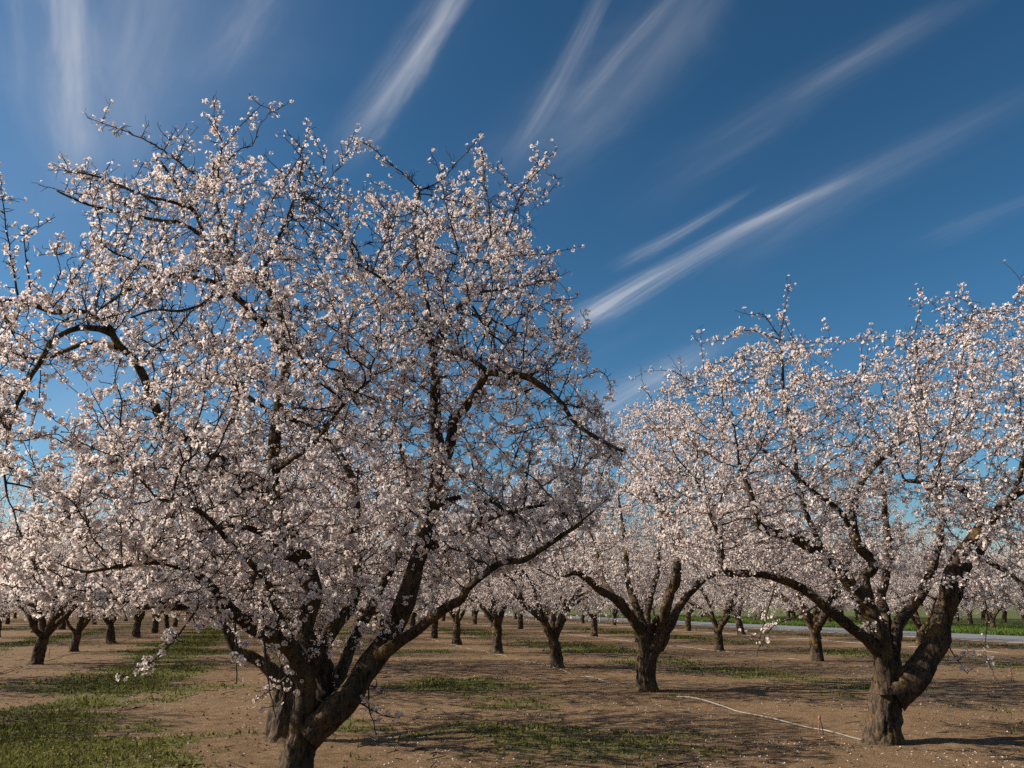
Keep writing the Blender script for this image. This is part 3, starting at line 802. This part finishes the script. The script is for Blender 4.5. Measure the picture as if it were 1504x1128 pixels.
    while sum(len(a) for a in A) < 9600:
        p = np.stack([rng.uniform(-60, 940, 6000), rng.uniform(190, 1000, 6000)], 1)
        p = p[in_poly(p, poly)]
        gap = np.ones(len(p))
        for gx_, gy_, gr, kf in ((75, 600, 55, .98), (120, 470, 58, .7), (55, 520, 60, .75), (195, 565, 45, .6), (135, 555, 55, .75), (40, 400, 45, .7), (90, 340, 40, .6), (70, 660, 40, .9), (225, 480, 38, .9), (255, 505, 30, .8), (100, 432, 26, .85), (310, 470, 26, .6), (800, 480, 36, .4), (600, 385, 22, .5), (820, 660, 26, .4), (450, 585, 22, .5), (560, 340, 20, .4)):
            gap *= 1 - kf * np.exp(-(((p[:, 0] - gx_) ** 2 + (p[:, 1] - gy_) ** 2) / gr ** 2) ** 2)
        low = np.clip((p[:, 1] - 860) / 110, 0, 1)
        gap *= 1 - .72 * low * (p[:, 0] > 320)
        gap *= 1 - .42 * np.clip((430 - p[:, 1]) / 160, 0, 1)
        gap *= 1 - .42 * np.exp(-(((p[:, 0] - 800) / 150) ** 2 + ((p[:, 1] - 690) / 140) ** 2) ** 2)
        gap *= np.where((p[:, 0] < 440) & (p[:, 1] > 610), 1, .78)
        p = p[rng.random(len(p)) < gap]
        s2 = ((p[:, 0] - 430) / 560) ** 2 + ((p[:, 1] - 600) / 440) ** 2
        half = 2.15 * np.sqrt(np.clip(1 - s2, .07, 1))
        mid = 7.05 - .95 * np.clip((430 - p[:, 0]) / 430, -.35, 1) - .3 * np.clip((p[:, 1] - 600) / 300, 0, 1)
        Y = mid + half * rng.uniform(-1, 1, len(p)) * np.where(rng.random(len(p)) < .5, 1, .8)
        front = (np.exp(-(((p[:, 0] - 545) / 130) ** 2 + ((p[:, 1] - 860) / 150) ** 2) ** 2) * .85) * (Y < 7.15)   # the heart of the fork stays open to view
        k = rng.random(len(p)) > front; p, Y = p[k], Y[k]
        A.append(np.array([at(a, b, c) for (a, b), c in zip(p, Y)]))
    A = np.concatenate(A)[:9600]; A = A[A[:, 2] > .75]
    t.grow(A, step=.07, kill=.115, max_r=.062)
    # shoots that make the skyline, and twigs that hang below
    sk = [[(300, 270), (236, 218), (202, 201), (168, 187), (125, 171)], [(230, 300), (200, 282), (141, 265), (101, 253), (74, 238)], [(220, 310), (190, 302), (135, 288), (81, 278), (47, 267)],
          [(318, 262), (324, 231), (327, 211), (317, 184), (313, 140)], [(290, 300), (313, 245), (330, 214), (357, 181), (389, 150)], [(330, 240), (354, 218), (371, 214), (381, 187), (402, 155)],
          [(232, 240), (243, 218), (259, 187)], [(255, 260), (269, 214), (291, 184)], [(395, 310), (411, 275), (441, 228), (456, 182)], [(440, 310), (455, 288), (472, 255), (480, 226)], [(468, 310), (468, 285), (504, 237), (513, 202)],
          [(27, 443), (20, 400), (8, 330), (2, 275), (-6, 240)], [(10, 358), (37, 349), (60, 332), (81, 320)], [(60, 450), (88, 400), (82, 369), (89, 342)], [(78, 455), (101, 423), (131, 369), (145, 336), (147, 312)],
          [(616, 279), (595, 258), (571, 239), (546, 216), (513, 200)], [(616, 281), (646, 267), (661, 252), (676, 234), (700, 207)], [(722, 350), (717, 300), (711, 267), (712, 240), (702, 207)],
          [(668, 360), (661, 325), (647, 264), (643, 243), (631, 222)], [(730, 391), (748, 334), (760, 298), (776, 267), (791, 237), (782, 210)], [(770, 285), (776, 267), (800, 240), (818, 216)], [(757, 302), (766, 300), (803, 285), (825, 258)],
          [(760, 310), (757, 291), (745, 264), (724, 246)], [(730, 382), (751, 376), (800, 373), (852, 362)], [(735, 425), (781, 415), (839, 400)], [(699, 380), (699, 340), (697, 313), (685, 270), (691, 240)],
          [(820, 440), (850, 436), (845, 430)], [(840, 500), (862, 480), (852, 455)], [(860, 560), (880, 545), (895, 560), (900, 590)],
          [(735, 532), (725, 504), (712, 460), (708, 427), (708, 391), (712, 349), (704, 300)], [(600, 520), (650, 440), (690, 400)],
          [(290, 900), (262, 932), (225, 970), (200, 980)], [(345, 920), (348, 965), (345, 1003)], [(420, 985), (395, 1015), (370, 1032)], [(520, 1005), (545, 1006), (562, 1015)], [(543, 1005), (543, 1040), (553, 1080)], [(545, 1040), (560, 1050), (585, 1056)],
          [(436, 970), (428, 1000), (432, 1035)], [(400, 945), (392, 985), (396, 1020), (405, 1055)], [(470, 985), (490, 1000), (500, 1015)]]
    pp = to_px(t.P); thin = t.rad < .03
    for q in sk:
        d = np.hypot(pp[:, 0] - q[0][0], pp[:, 1] - q[0][1]); d = d + np.where(thin, 0, 12)
        c = np.argsort(d)[:6]; i = int(c[np.argmin(t.P[c, 1])]) if q[0][1] > 850 else int(c[0])
        y = t.P[i, 1]; dy = rng.uniform(-.04, .04)
        pts = [t.P[i]] + [at(a, b, y + dy * (k + 1)) for k, (a, b) in enumerate(q[1:])]
        long = sum(np.linalg.norm(np.diff(np.array(pts), axis=0), axis=1))
        t.shoot(pts, min(.0035 + long * .0055, .012) + (.002 if q[0][1] > 850 else 0), .0036 if q[0][1] > 850 else .0024, dens=1.25 if q[0][1] < 850 else .55)
        if q[0][1] < 470:
            Q = t.lines[-1][0]
            for j in range(int(long * 5)):
                a = Q[int(rng.uniform(.15, .9) * len(Q))]; dd = unit((rng.normal(size=3) + np.array([0, 0, .5]))[None])[0]
                ll = rng.uniform(.08, .28); t.shoot([a, a + dd * ll * .5, a + dd * ll + rng.normal(size=3) * .03], .004, dens=1.2)
    t.random_shoots(95, 2.0, .3, .75, np.array([-1.9, 7, 3]))
    root = t.build("almond_tree", tuple(at(424, 1225, Y0) * [1, 1, 0]), 0, 18, 27, 2.2, .0208, patch=1.45, thin=(3.2, 4.9, .66, 1.6))
    tag(root, "largest almond tree in full white blossom, low forked trunk at the bottom edge", "tree", "almond trees in blossom")
hero()

# ------------------------------------------------------------------ the thick-trunked tree on the right
def pixel_crown(t, poly, n, cx, cy, rx, ry, Yc, depth, zmin, clear=None):
    rng = t.rng; A = []; P = np.array(poly); lo, hi = P.min(0), P.max(0)
    while sum(len(a) for a in A) < n:
        p = np.stack([rng.uniform(lo[0], hi[0], 6000), rng.uniform(lo[1], hi[1], 6000)], 1); p = p[in_poly(p, poly)]
        s2 = ((p[:, 0] - cx) / rx) ** 2 + ((p[:, 1] - cy) / ry) ** 2
        half = depth * np.sqrt(np.clip(1 - s2, .06, 1)); Y = Yc + half * rng.uniform(-1, 1, len(p))
        if clear:                     # the pruned, open side of the fork
            k = rng.random(len(p)) > clear[4] * np.exp(-(((p[:, 0] - clear[0]) / clear[2]) ** 2 + ((p[:, 1] - clear[1]) / clear[3]) ** 2) ** 2) * (Y < Yc + .1)
            p, Y = p[k], Y[k]
        A.append(np.array([at(a, b, c) for (a, b), c in zip(p, Y)]))
    A = np.concatenate(A)[:n]; return A[A[:, 2] > zmin]
def sky_shoots(t, sk, dens=1.15):
    pp = to_px(t.P)
    for q in sk:
        i = int(np.argmin(np.hypot(pp[:, 0] - q[0][0], pp[:, 1] - q[0][1]))); y = t.P[i, 1]
        pts = [t.P[i]] + [at(a, b, y) for a, b in q[1:]]
        long = sum(np.linalg.norm(np.diff(np.array(pts), axis=0), axis=1))
        t.shoot(pts, min(.004 + long * .006, .013) + (.003 if q[0][1] > 850 else 0), .005 if q[0][1] > 850 else .0024, dens=dens if q[0][1] < 850 else .3)
        Q = t.lines[-1][0]
        for j in range(int(long * (4 if q[0][1] < 850 else 2))):
            a = Q[int(t.rng.uniform(.15, .9) * len(Q))]; dd = unit((t.rng.normal(size=3) + np.array([0, 0, .5]))[None])[0]
            ll = t.rng.uniform(.08, .3); t.shoot([a, a + dd * ll * .5, a + dd * ll], .004, dens=1.2 if q[0][1] < 850 else .4)
def right_tree():
    t = Tree(23); Yt = 11.25; W = lambda px: px * 10.6 / FPX / 2
    base = at(1296, 1090, Yt); base[2] = -.05
    t.limb_line([base] + px_line([(1297, 1068, Yt), (1300, 1040, Yt), (1304, 1010, Yt), (1305, 990, Yt)]), W(54), W(44), pw=.5, jit=.005)
    L = lambda pts, w0, w1, **k: t.limb_line(px_line(pts), W(w0), W(w1), **k)
    L([(1302, 1015, 11.2), (1297, 968, 11.15), (1288, 930, 11.1), (1276, 895, 11.1), (1265, 878, 11.05), (1244, 850, 11.0), (1217, 823, 10.9), (1188, 802, 10.8), (1158, 787, 10.7), (1127, 778, 10.6), (1112, 764, 10.5), (1102, 722, 10.45), (1085, 680, 10.4)], 32, 7)
    L([(1292, 962, 11.15), (1272, 938, 10.95), (1235, 909, 10.7), (1198, 881, 10.5), (1173, 863, 10.4), (1127, 846, 10.2), (1090, 841, 10.1), (1067, 838, 10.0), (1058, 800, 9.95), (1047, 768, 9.9), (1035, 740, 9.9)], 19, 6)
    L([(1280, 905, 11.1), (1272, 868, 11.2), (1270, 847, 11.2), (1281, 834, 11.2), (1278, 820, 11.2), (1264, 806, 11.2), (1256, 790, 11.2), (1252, 765, 11.2), (1257, 725, 11.25), (1265, 706, 11.3), (1283, 685, 11.4), (1307, 664, 11.5), (1334, 642, 11.6), (1360, 626, 11.7)], 19, 5)
    L([(1310, 1015, 11.2), (1330, 1004, 11.15), (1348, 990, 11.1), (1360, 966, 11.1), (1374, 940, 11.1), (1386, 905, 11.05), (1394, 870, 11.0), (1400, 839, 10.95), (1416, 807, 10.9), (1438, 781, 10.8), (1456, 762, 10.75), (1472, 744, 10.7), (1490, 727, 10.6), (1520, 712, 10.5), (1560, 680, 10.4)], 40, 6)
    L([(1390, 895, 11.05), (1406, 872, 11.2), (1419, 839, 11.3), (1438, 810, 11.4), (1451, 791, 11.5), (1464, 765, 11.6), (1480, 744, 11.7), (1500, 690, 11.8), (1510, 640, 11.9)], 17, 6)
    L([(1442, 776, 10.8), (1440, 764, 10.75), (1427, 738, 10.6), (1406, 714, 10.5), (1375, 712, 10.4), (1330, 706, 10.3)], 11, 5)
    L([(1310, 1000, 11.35), (1312, 955, 11.5), (1316, 925, 11.6), (1330, 903, 11.75), (1348, 880, 11.9), (1364, 850, 12.1), (1378, 800, 12.3), (1384, 740, 12.5), (1380, 680, 12.6)], 24, 6)
    L([(1306, 990, 11.3), (1303, 930, 11.6), (1296, 880, 11.9), (1306, 820, 12.2), (1300, 740, 12.5), (1290, 660, 12.6)], 20, 6)
    L([(1250, 772, 11.2), (1228, 746, 11.1), (1200, 728, 11.0), (1160, 690, 10.9), (1120, 660, 10.8)], 10, 4)
    L([(1440, 816, 11.4), (1482, 842, 11.2), (1510, 868, 11.0)], 10, 5)
    L([(1360, 626, 11.7), (1352, 560, 11.7), (1345, 500, 11.7)], 6, 4)
    L([(1215, 822, 10.9), (1180, 740, 10.9), (1165, 650, 10.9), (1150, 560, 10.9), (1148, 510, 10.9)], 9, 4)
    poly = [(925, 640), (945, 575), (1000, 548), (1045, 535), (1095, 505), (1140, 488), (1190, 500), (1228, 540), (1270, 545), (1305, 515), (1340, 475), (1380, 482), (1420, 450), (1480, 440), (1560, 430), (1640, 460), (1700, 560), (1720, 700), (1680, 850), (1560, 900), (1460, 905), (1400, 870), (1330, 850), (1240, 860), (1150, 845), (1060, 850), (980, 820), (920, 730)]
    A = pixel_crown(t, poly, 8800, 1310, 690, 440, 280, 11.1, 3.1, 1.1, (1310, 830, 190, 120, .78))
    t.grow(A, step=.085, kill=.15, max_r=.075)
    sky_shoots(t, [[(1145, 500), (1150, 470), (1155, 440), (1162, 408)], [(1150, 480), (1120, 462), (1100, 462), (1078, 455)], [(1150, 500), (1100, 485), (1060, 500), (1050, 498)], [(1345, 490), (1350, 455), (1353, 422)], [(1490, 450), (1500, 420), (1490, 400), (1474, 385)],
                   [(1032, 545), (1030, 505), (1027, 477)], [(1440, 460), (1410, 438), (1378, 442)], [(1420, 470), (1398, 450), (1372, 460)], [(955, 585), (944, 560), (940, 535)], [(1020, 560), (985, 545), (945, 545)], [(1265, 550), (1266, 515), (1265, 490)], [(1200, 510), (1215, 495), (1235, 505)], [(1000, 560), (1000, 540), (998, 520)], [(1290, 540), (1300, 510), (1297, 495)], [(1500, 440), (1520, 420), (1540, 400)],
                   [(1380, 930), (1400, 960), (1420, 990)], [(1440, 850), (1450, 900), (1448, 960), (1470, 1010)], [(1320, 1000), (1335, 985), (1346, 990)], [(1340, 995), (1355, 1010), (1362, 1015)], [(1200, 890), (1170, 905), (1135, 920), (1115, 950)], [(1135, 915), (1118, 930), (1112, 965)]])
    t.random_shoots(95, 2.4, .3, .8, np.array([4.9, 11.2, 3]))
    root = t.build("almond_tree", tuple(at(1296, 1090, Yt) * [1, 1, 0]), 1, 17, 25, 2.1, .0215, patch=1.45, thin=(3.2, 5.6, .8, 1.3))
    tag(root, "blossoming almond tree at right with a thick bare trunk parting into five limbs", "tree", "almond trees in blossom")
right_tree()

# ------------------------------------------------------------------ the tree in the middle distance, seen whole
def middle_tree():
    t = Tree(37); Yt = 17.5; W = lambda px: px * 16.5 / FPX / 2
    base = at(949, 1016, Yt); base[2] = -.05
    t.limb_line([base] + px_line([(949, 1000, Yt), (950, 975, Yt), (954, 945, Yt)]), W(33), W(28), pw=.5, jit=.005)
    L = lambda pts, w0, w1, **k: t.limb_line(px_line(pts), W(w0), W(w1), **k)
    L([(951, 955, 17.5), (941, 926, 17.4), (923, 902, 17.2), (905, 881, 17.0), (881, 867, 16.8), (862, 850, 16.6), (845, 842, 16.5), (820, 850, 16.4)], 20, 6)
    L([(956, 950, 17.5), (945, 915, 17.7), (930, 880, 17.9), (922, 850, 18.1), (918, 800, 18.3), (910, 740, 18.5)], 14, 5)
    L([(958, 955, 17.5), (972, 935, 17.4), (977, 900, 17.2), (983, 872, 17.1), (991, 856, 17.0), (995, 820, 16.9), (985, 770, 16.8), (960, 720, 16.8)], 22, 6)
    L([(966, 950, 17.5), (984, 916, 17.6), (998, 891, 17.7), (1014, 870, 17.8), (1033, 851, 17.9), (1055, 840, 18.0), (1075, 820, 18.1)], 16, 6)
    L([(958, 945, 17.6), (950, 915, 18.0), (955, 880, 18.4), (965, 840, 18.8), (970, 780, 19.2)], 14, 5)
    L([(963, 925, 17.5), (958, 917, 17.3), (966, 908, 17.2)], 10, 8)
    L([(905, 881, 17.0), (885, 850, 17.4), (875, 810, 17.7), (860, 760, 18.0)], 9, 4)
    poly = [(720, 790), (760, 700), (800, 640), (860, 600), (920, 590), (980, 590), (1040, 600), (1100, 640), (1150, 700), (1180, 800), (1165, 870), (1090, 885), (1040, 860), (980, 868), (930, 872), (870, 860), (820, 888), (745, 885)]
    A = pixel_crown(t, poly, 6200, 950, 750, 250, 170, 17.5, 3.1, 1.3, (955, 890, 110, 70, .8))
    t.grow(A, step=.10, kill=.19, max_r=.08)
    t.random_shoots(80, 2.6, .3, .9, np.array([2.8, 17.5, 3]))
    root = t.build("almond_tree", tuple(at(949, 1016, Yt) * [1, 1, 0]), 1, 19, 20, 2.1, .0235, patch=1.2, k_limb=16)
    tag(root, "middle-distance almond tree with straight trunk forking wide, second in the right tree's row", "tree", "almond trees in blossom")
middle_tree()

# ------------------------------------------------------------------ the dark trunk close behind the big tree
def behind_tree():
    t = Tree(41); Yt = 11.4; W = lambda px: px * 10.6 / FPX / 2
    base = at(414, 1088, Yt); base[2] = -.05
    t.limb_line([base] + px_line([(416, 1060, Yt), (419, 1030, Yt), (421, 1000, Yt)]), W(50), W(38), pw=.5, jit=.005)
    L = lambda pts, w0, w1, **k: t.limb_line(px_line(pts), W(w0), W(w1), **k)
    L([(418, 1010, 11.4), (396, 984, 11.3), (374, 967, 11.2), (353, 957, 11.1), (336, 930, 11.0), (325, 902, 10.9), (318, 870, 10.8), (290, 820, 10.7)], 22, 7)
    L([(421, 1005, 11.4), (425, 960, 11.6), (420, 910, 11.9), (428, 850, 12.2), (420, 780, 12.4)], 24, 7)
    L([(424, 1005, 11.4), (446, 965, 11.4), (470, 920, 11.5), (500, 870, 11.6), (530, 820, 11.7)], 20, 7)
    L([(416, 1000, 11.5), (395, 940, 12.0), (370, 880, 12.4), (350, 800, 12.8)], 18, 6)
    poly = [(170, 880), (160, 790), (200, 700), (280, 630), (420, 600), (540, 620), (630, 690), (680, 780), (670, 860), (600, 890), (520, 890), (420, 870), (320, 890), (230, 900)]
    A = pixel_crown(t, poly, 5200, 420, 760, 290, 170, 11.8, 2.9, 1.4)
    t.grow(A, step=.09, kill=.16, max_r=.08)
    root = t.build("almond_tree", tuple(at(414, 1088, Yt) * [1, 1, 0]), 1, 22, 16, 2.2, .0228, k_limb=16)
    tag(root, "almond tree with a dark shaded trunk close behind the big forked trunk", "tree", "almond trees in blossom")
behind_tree()

# ------------------------------------------------------------------ the rest of the orchard: six grown trees, copied
def generic(seed):
    t = Tree(seed); rng = t.rng; full = [1.0, .78, 1.12, .9, 1.05, .7][seed % 6]
    h = rng.uniform(.70, .95); lean = rng.normal(size=2) * .07
    t.limb_line([(0, 0, -.05), (lean[0] * .4, lean[1] * .4, h * .5), (lean[0], lean[1], h)], .205, .165, pw=.5, jit=.006)
    top = np.array([lean[0], lean[1], h - .06]); n = int(rng.integers(4, 6)); a0 = rng.random() * 6.28
    for i in range(n):
        a = a0 + i * 6.283 / n + rng.normal() * .25; el = R(rng.uniform(42, 68))
        d = np.array([math.cos(a), math.sin(a), 0]); up = np.array([0, 0, 1.]); p = top - d * .02; pts = [p]
        l = rng.uniform(.5, .7)
        for k in range(5):
            el2 = el + rng.normal() * .16 - (.10 if k > 2 else 0); a2 = rng.normal() * .22
            dd = np.array([d[0] * math.cos(a2) - d[1] * math.sin(a2), d[0] * math.sin(a2) + d[1] * math.cos(a2), 0])
            p = p + (dd * math.cos(el2) + up * math.sin(el2)) * l; pts.append(p)
        r0 = rng.uniform(.085, .12); t.limb_line(pts, r0, .03, jit=.02)
        for f, sg in ((.35, 1), (.6, -1)):
            q = t.limbs[-1][0] if f == .35 else t.limbs[-2][0]
            s0 = q[int(f * len(q))]; a3 = a + sg * rng.uniform(.5, 1.1); d3 = np.array([math.cos(a3), math.sin(a3), 0]); e3 = R(rng.uniform(15, 50))
            pp = [s0]
            for k in range(3): pp.append(pp[-1] + (d3 * math.cos(e3) + up * math.sin(e3)) * .5 + rng.normal(size=3) * .07)
            t.limb_line(pp, r0 * .55, .018, jit=.015)
    A = rng.normal(size=(9000, 3)); A = unit(A) * rng.random((9000, 1)) ** (1 / 2.6)
    lump = .80 + .42 * fbm(unit(A) * 1.6 + seed * 3.3, 3, seed)
    A = A * lump[:, None] * np.array([3.45, 3.45, 2.35]) + np.array([0, 0, 3.25])
    rad = np.hypot(A[:, 0], A[:, 1]); A = A[(A[:, 2] > 1.62 - .26 * rad) & (A[:, 2] > .85)][:5500]
    t.grow(A, step=.11, kill=.21, infl=1.0, max_r=.09)
    t.random_shoots(80, 2.8, .3, .9, np.array([0, 0, 3.]))
    return t.build("almond_tree", (0, 0, 0), 1, 20 * full, 20, 2.1 * full, .0245, patch=1.2, merge=True)
PROTO = [generic(101 + 7 * i) for i in range(6)]
used = [False] * len(PROTO)
def kids_of(o): return [c for c in COL.objects if c.parent == o]
TREE_KIDS = [[(c, kids_of(c)) for c in kids_of(p)] for p in PROTO]
def place_tree(v, x, y, rz, sc, label):
    if not used[v]: r = PROTO[v]; used[v] = True
    else:
        r = PROTO[v].copy(); COL.objects.link(r)
        for c, gk in TREE_KIDS[v]:
            c2 = c.copy(); COL.objects.link(c2); c2.parent = r
            for g in gk:
                g2 = g.copy(); COL.objects.link(g2); g2.parent = c2
    r.location = (x, y, float(ground_z(np.array([x]), np.array([y]))[0]) if y < 60 else 0); r.rotation_euler = (0, 0, rz); r.scale = (sc, sc, sc * .97)
    tag(r, label, "tree", "almond trees in blossom")
ORD = ["first", "second", "third", "fourth", "fifth", "sixth", "seventh", "eighth", "ninth", "tenth"]
STEP = 6.27
rows = [  # row line (m), first tree, words for the row, tree scale
    (-6.9, 12.5, "row left of the largest tree", .98), (-13.9, 31.5, "second row left of the largest tree", 1.02), (-21.0, 51, "third row left of the largest tree", 1.02), (-28.1, 70, "fourth row left of the largest tree", .95),
    (.36, 17.7, "row running back behind the largest tree", .97), (7.85, 23.8, "row behind the thick-trunked right tree", 1.03),
    (16.5, 25.9, "second row right of the largest tree", 1.03), (25.9, 34.7, "row nearest the road", 1.03),
    (45.5, 33, "first row beyond the road", 1.0), (52, 38, "second row beyond the road", 1.05), (58.5, 44, "third row beyond the road", 1.08), (65, 50, "fourth row beyond the road", 1.1), (72, 56, "fifth row beyond the road", 1.1)]
rr = random.Random(3)
for u, ystart, words, sc in rows:
    k = 0; y = ystart; seen = 0
    while y < 112:
        x = u - SLOPE * y + rr.uniform(-.25, .25); yy = y + rr.uniform(-.3, .3)
        if u == -6.9 and y < 20: x -= 1.2
        if y > 60: x += rr.uniform(-.2, .2)
        px = to_px([x, yy, 2.0])[0, 0]; marg = 3.6 * FPX / yy
        if -marg < px < 1504 + marg or (u == -6.9 and y < 20):
            if seen < 5: lab = f"{ORD[seen]} blossoming almond tree in the {words}"
            else: lab = f"distant blossoming almond tree past the fifth in the {words}"
            place_tree(rr.randrange(len(PROTO)), x, yy, rr.random() * 6.283, sc * rr.uniform(.86, 1.08) * (.8 if u == -6.9 and y < 20 else 1), lab)
            seen += 1
        y += STEP if u < 40 else 5.3
print('trees placed', sum(1 for o in COL.objects if o.get('category') == 'tree'))

# ------------------------------------------------------------------ hoses and stakes
def hose(u, y0, y1, label, r=.016, seed=0):
    ys = np.arange(y0, y1, .22); x = u - SLOPE * ys + (fbm(np.stack([ys * .35, ys * 0, ys * 0 + seed], 1), 3, 77) - .5) * .42
    z = ground_z(x, ys) + r * .8
    z = np.convolve(np.pad(z, 2, mode='edge'), np.ones(5) / 5, 'valid') + (.55 - fbm(np.stack([ys * .9, ys * 0, ys * 0 + seed * 5.], 1), 3, 81)) * .11 - .003
    acc = Acc(); tube(acc, np.stack([x, ys, z], 1), np.full(len(ys), r), 8)
    o = link("irrigation_hose", acc.mesh("hose", True), M_HOSE)
    tag(o, label, "hose", "drip irrigation hoses along the rows")
hose(7.62, 11.1, 75, "pale irrigation hose passing the thick right trunk and the middle tree", .009, 1)
hose(16.3, 23.5, 80, "pale irrigation hose along the second row right of the largest tree", .0105, 2)
hose(25.6, 29, 90, "pale irrigation hose along the row nearest the road", .0115, 3)
hose(-6.7, 14, 80, "grey irrigation hose along the row left of the largest tree", .009, 4)
def stake(px, py, Y, hgt, label):
    p = at(px, py, Y); x, y = p[0], p[1]; z = float(ground_z(np.array([x]), np.array([y]))[0])
    root = empty("sprinkler_stake", (x, y, z))
    acc = Acc(); tube(acc, [(-.02, 0, -.03), (-.012, 0, hgt * .6), (0, 0, hgt)], [.010, .009, .008], 8)
    link("stake", acc.mesh("stake", True), M_STAKE, root)
    acc = Acc(); tube(acc, [(.035, 0, -.03), (.03, .004, hgt * .5), (.012, 0, hgt * .9)], [.006, .006, .006], 8)
    link("feeder_tube", acc.mesh("feeder", True), M_STAKE, root)
    acc = Acc(); tube(acc, [(-.004, 0, hgt - .01), (0, 0, hgt + .01), (0, 0, hgt + .035), (.012, 0, hgt + .05)], [.012, .020, .016, .006], 10)
    link("sprinkler_head", acc.mesh("head", True), M_STAKE, root)
    tag(root, label, "sprinkler", "small sprinkler stakes beside the hoses")
stake(1205, 1071, 12.0, .20, "short red sprinkler stake on the soil left of the thick right trunk")
stake(1487, 1003, 19.4, .24, "faded red sprinkler stake standing at the far right edge")
stake(71, 967, 27.5, .26, "thin sprinkler stake between the first trunks at far left")
p = at(881, 909, 78)
root = empty("marker_post", (p[0], p[1], 0))
acc = Acc(); tube(acc, [(0, 0, -.05), (0, 0, .5), (0, 0, .88), (0, 0, .93)], [.05, .05, .05, .03], 10); link("post", acc.mesh("post", True), M_WPOST, root)
acc = Acc(); tube(acc, [(0, 0, .72), (0, 0, .80)], [.053, .053], 10); link("band", acc.mesh("band", True), M_STAKE, root)
tag(root, "thin white marker post standing by the far road", "post")
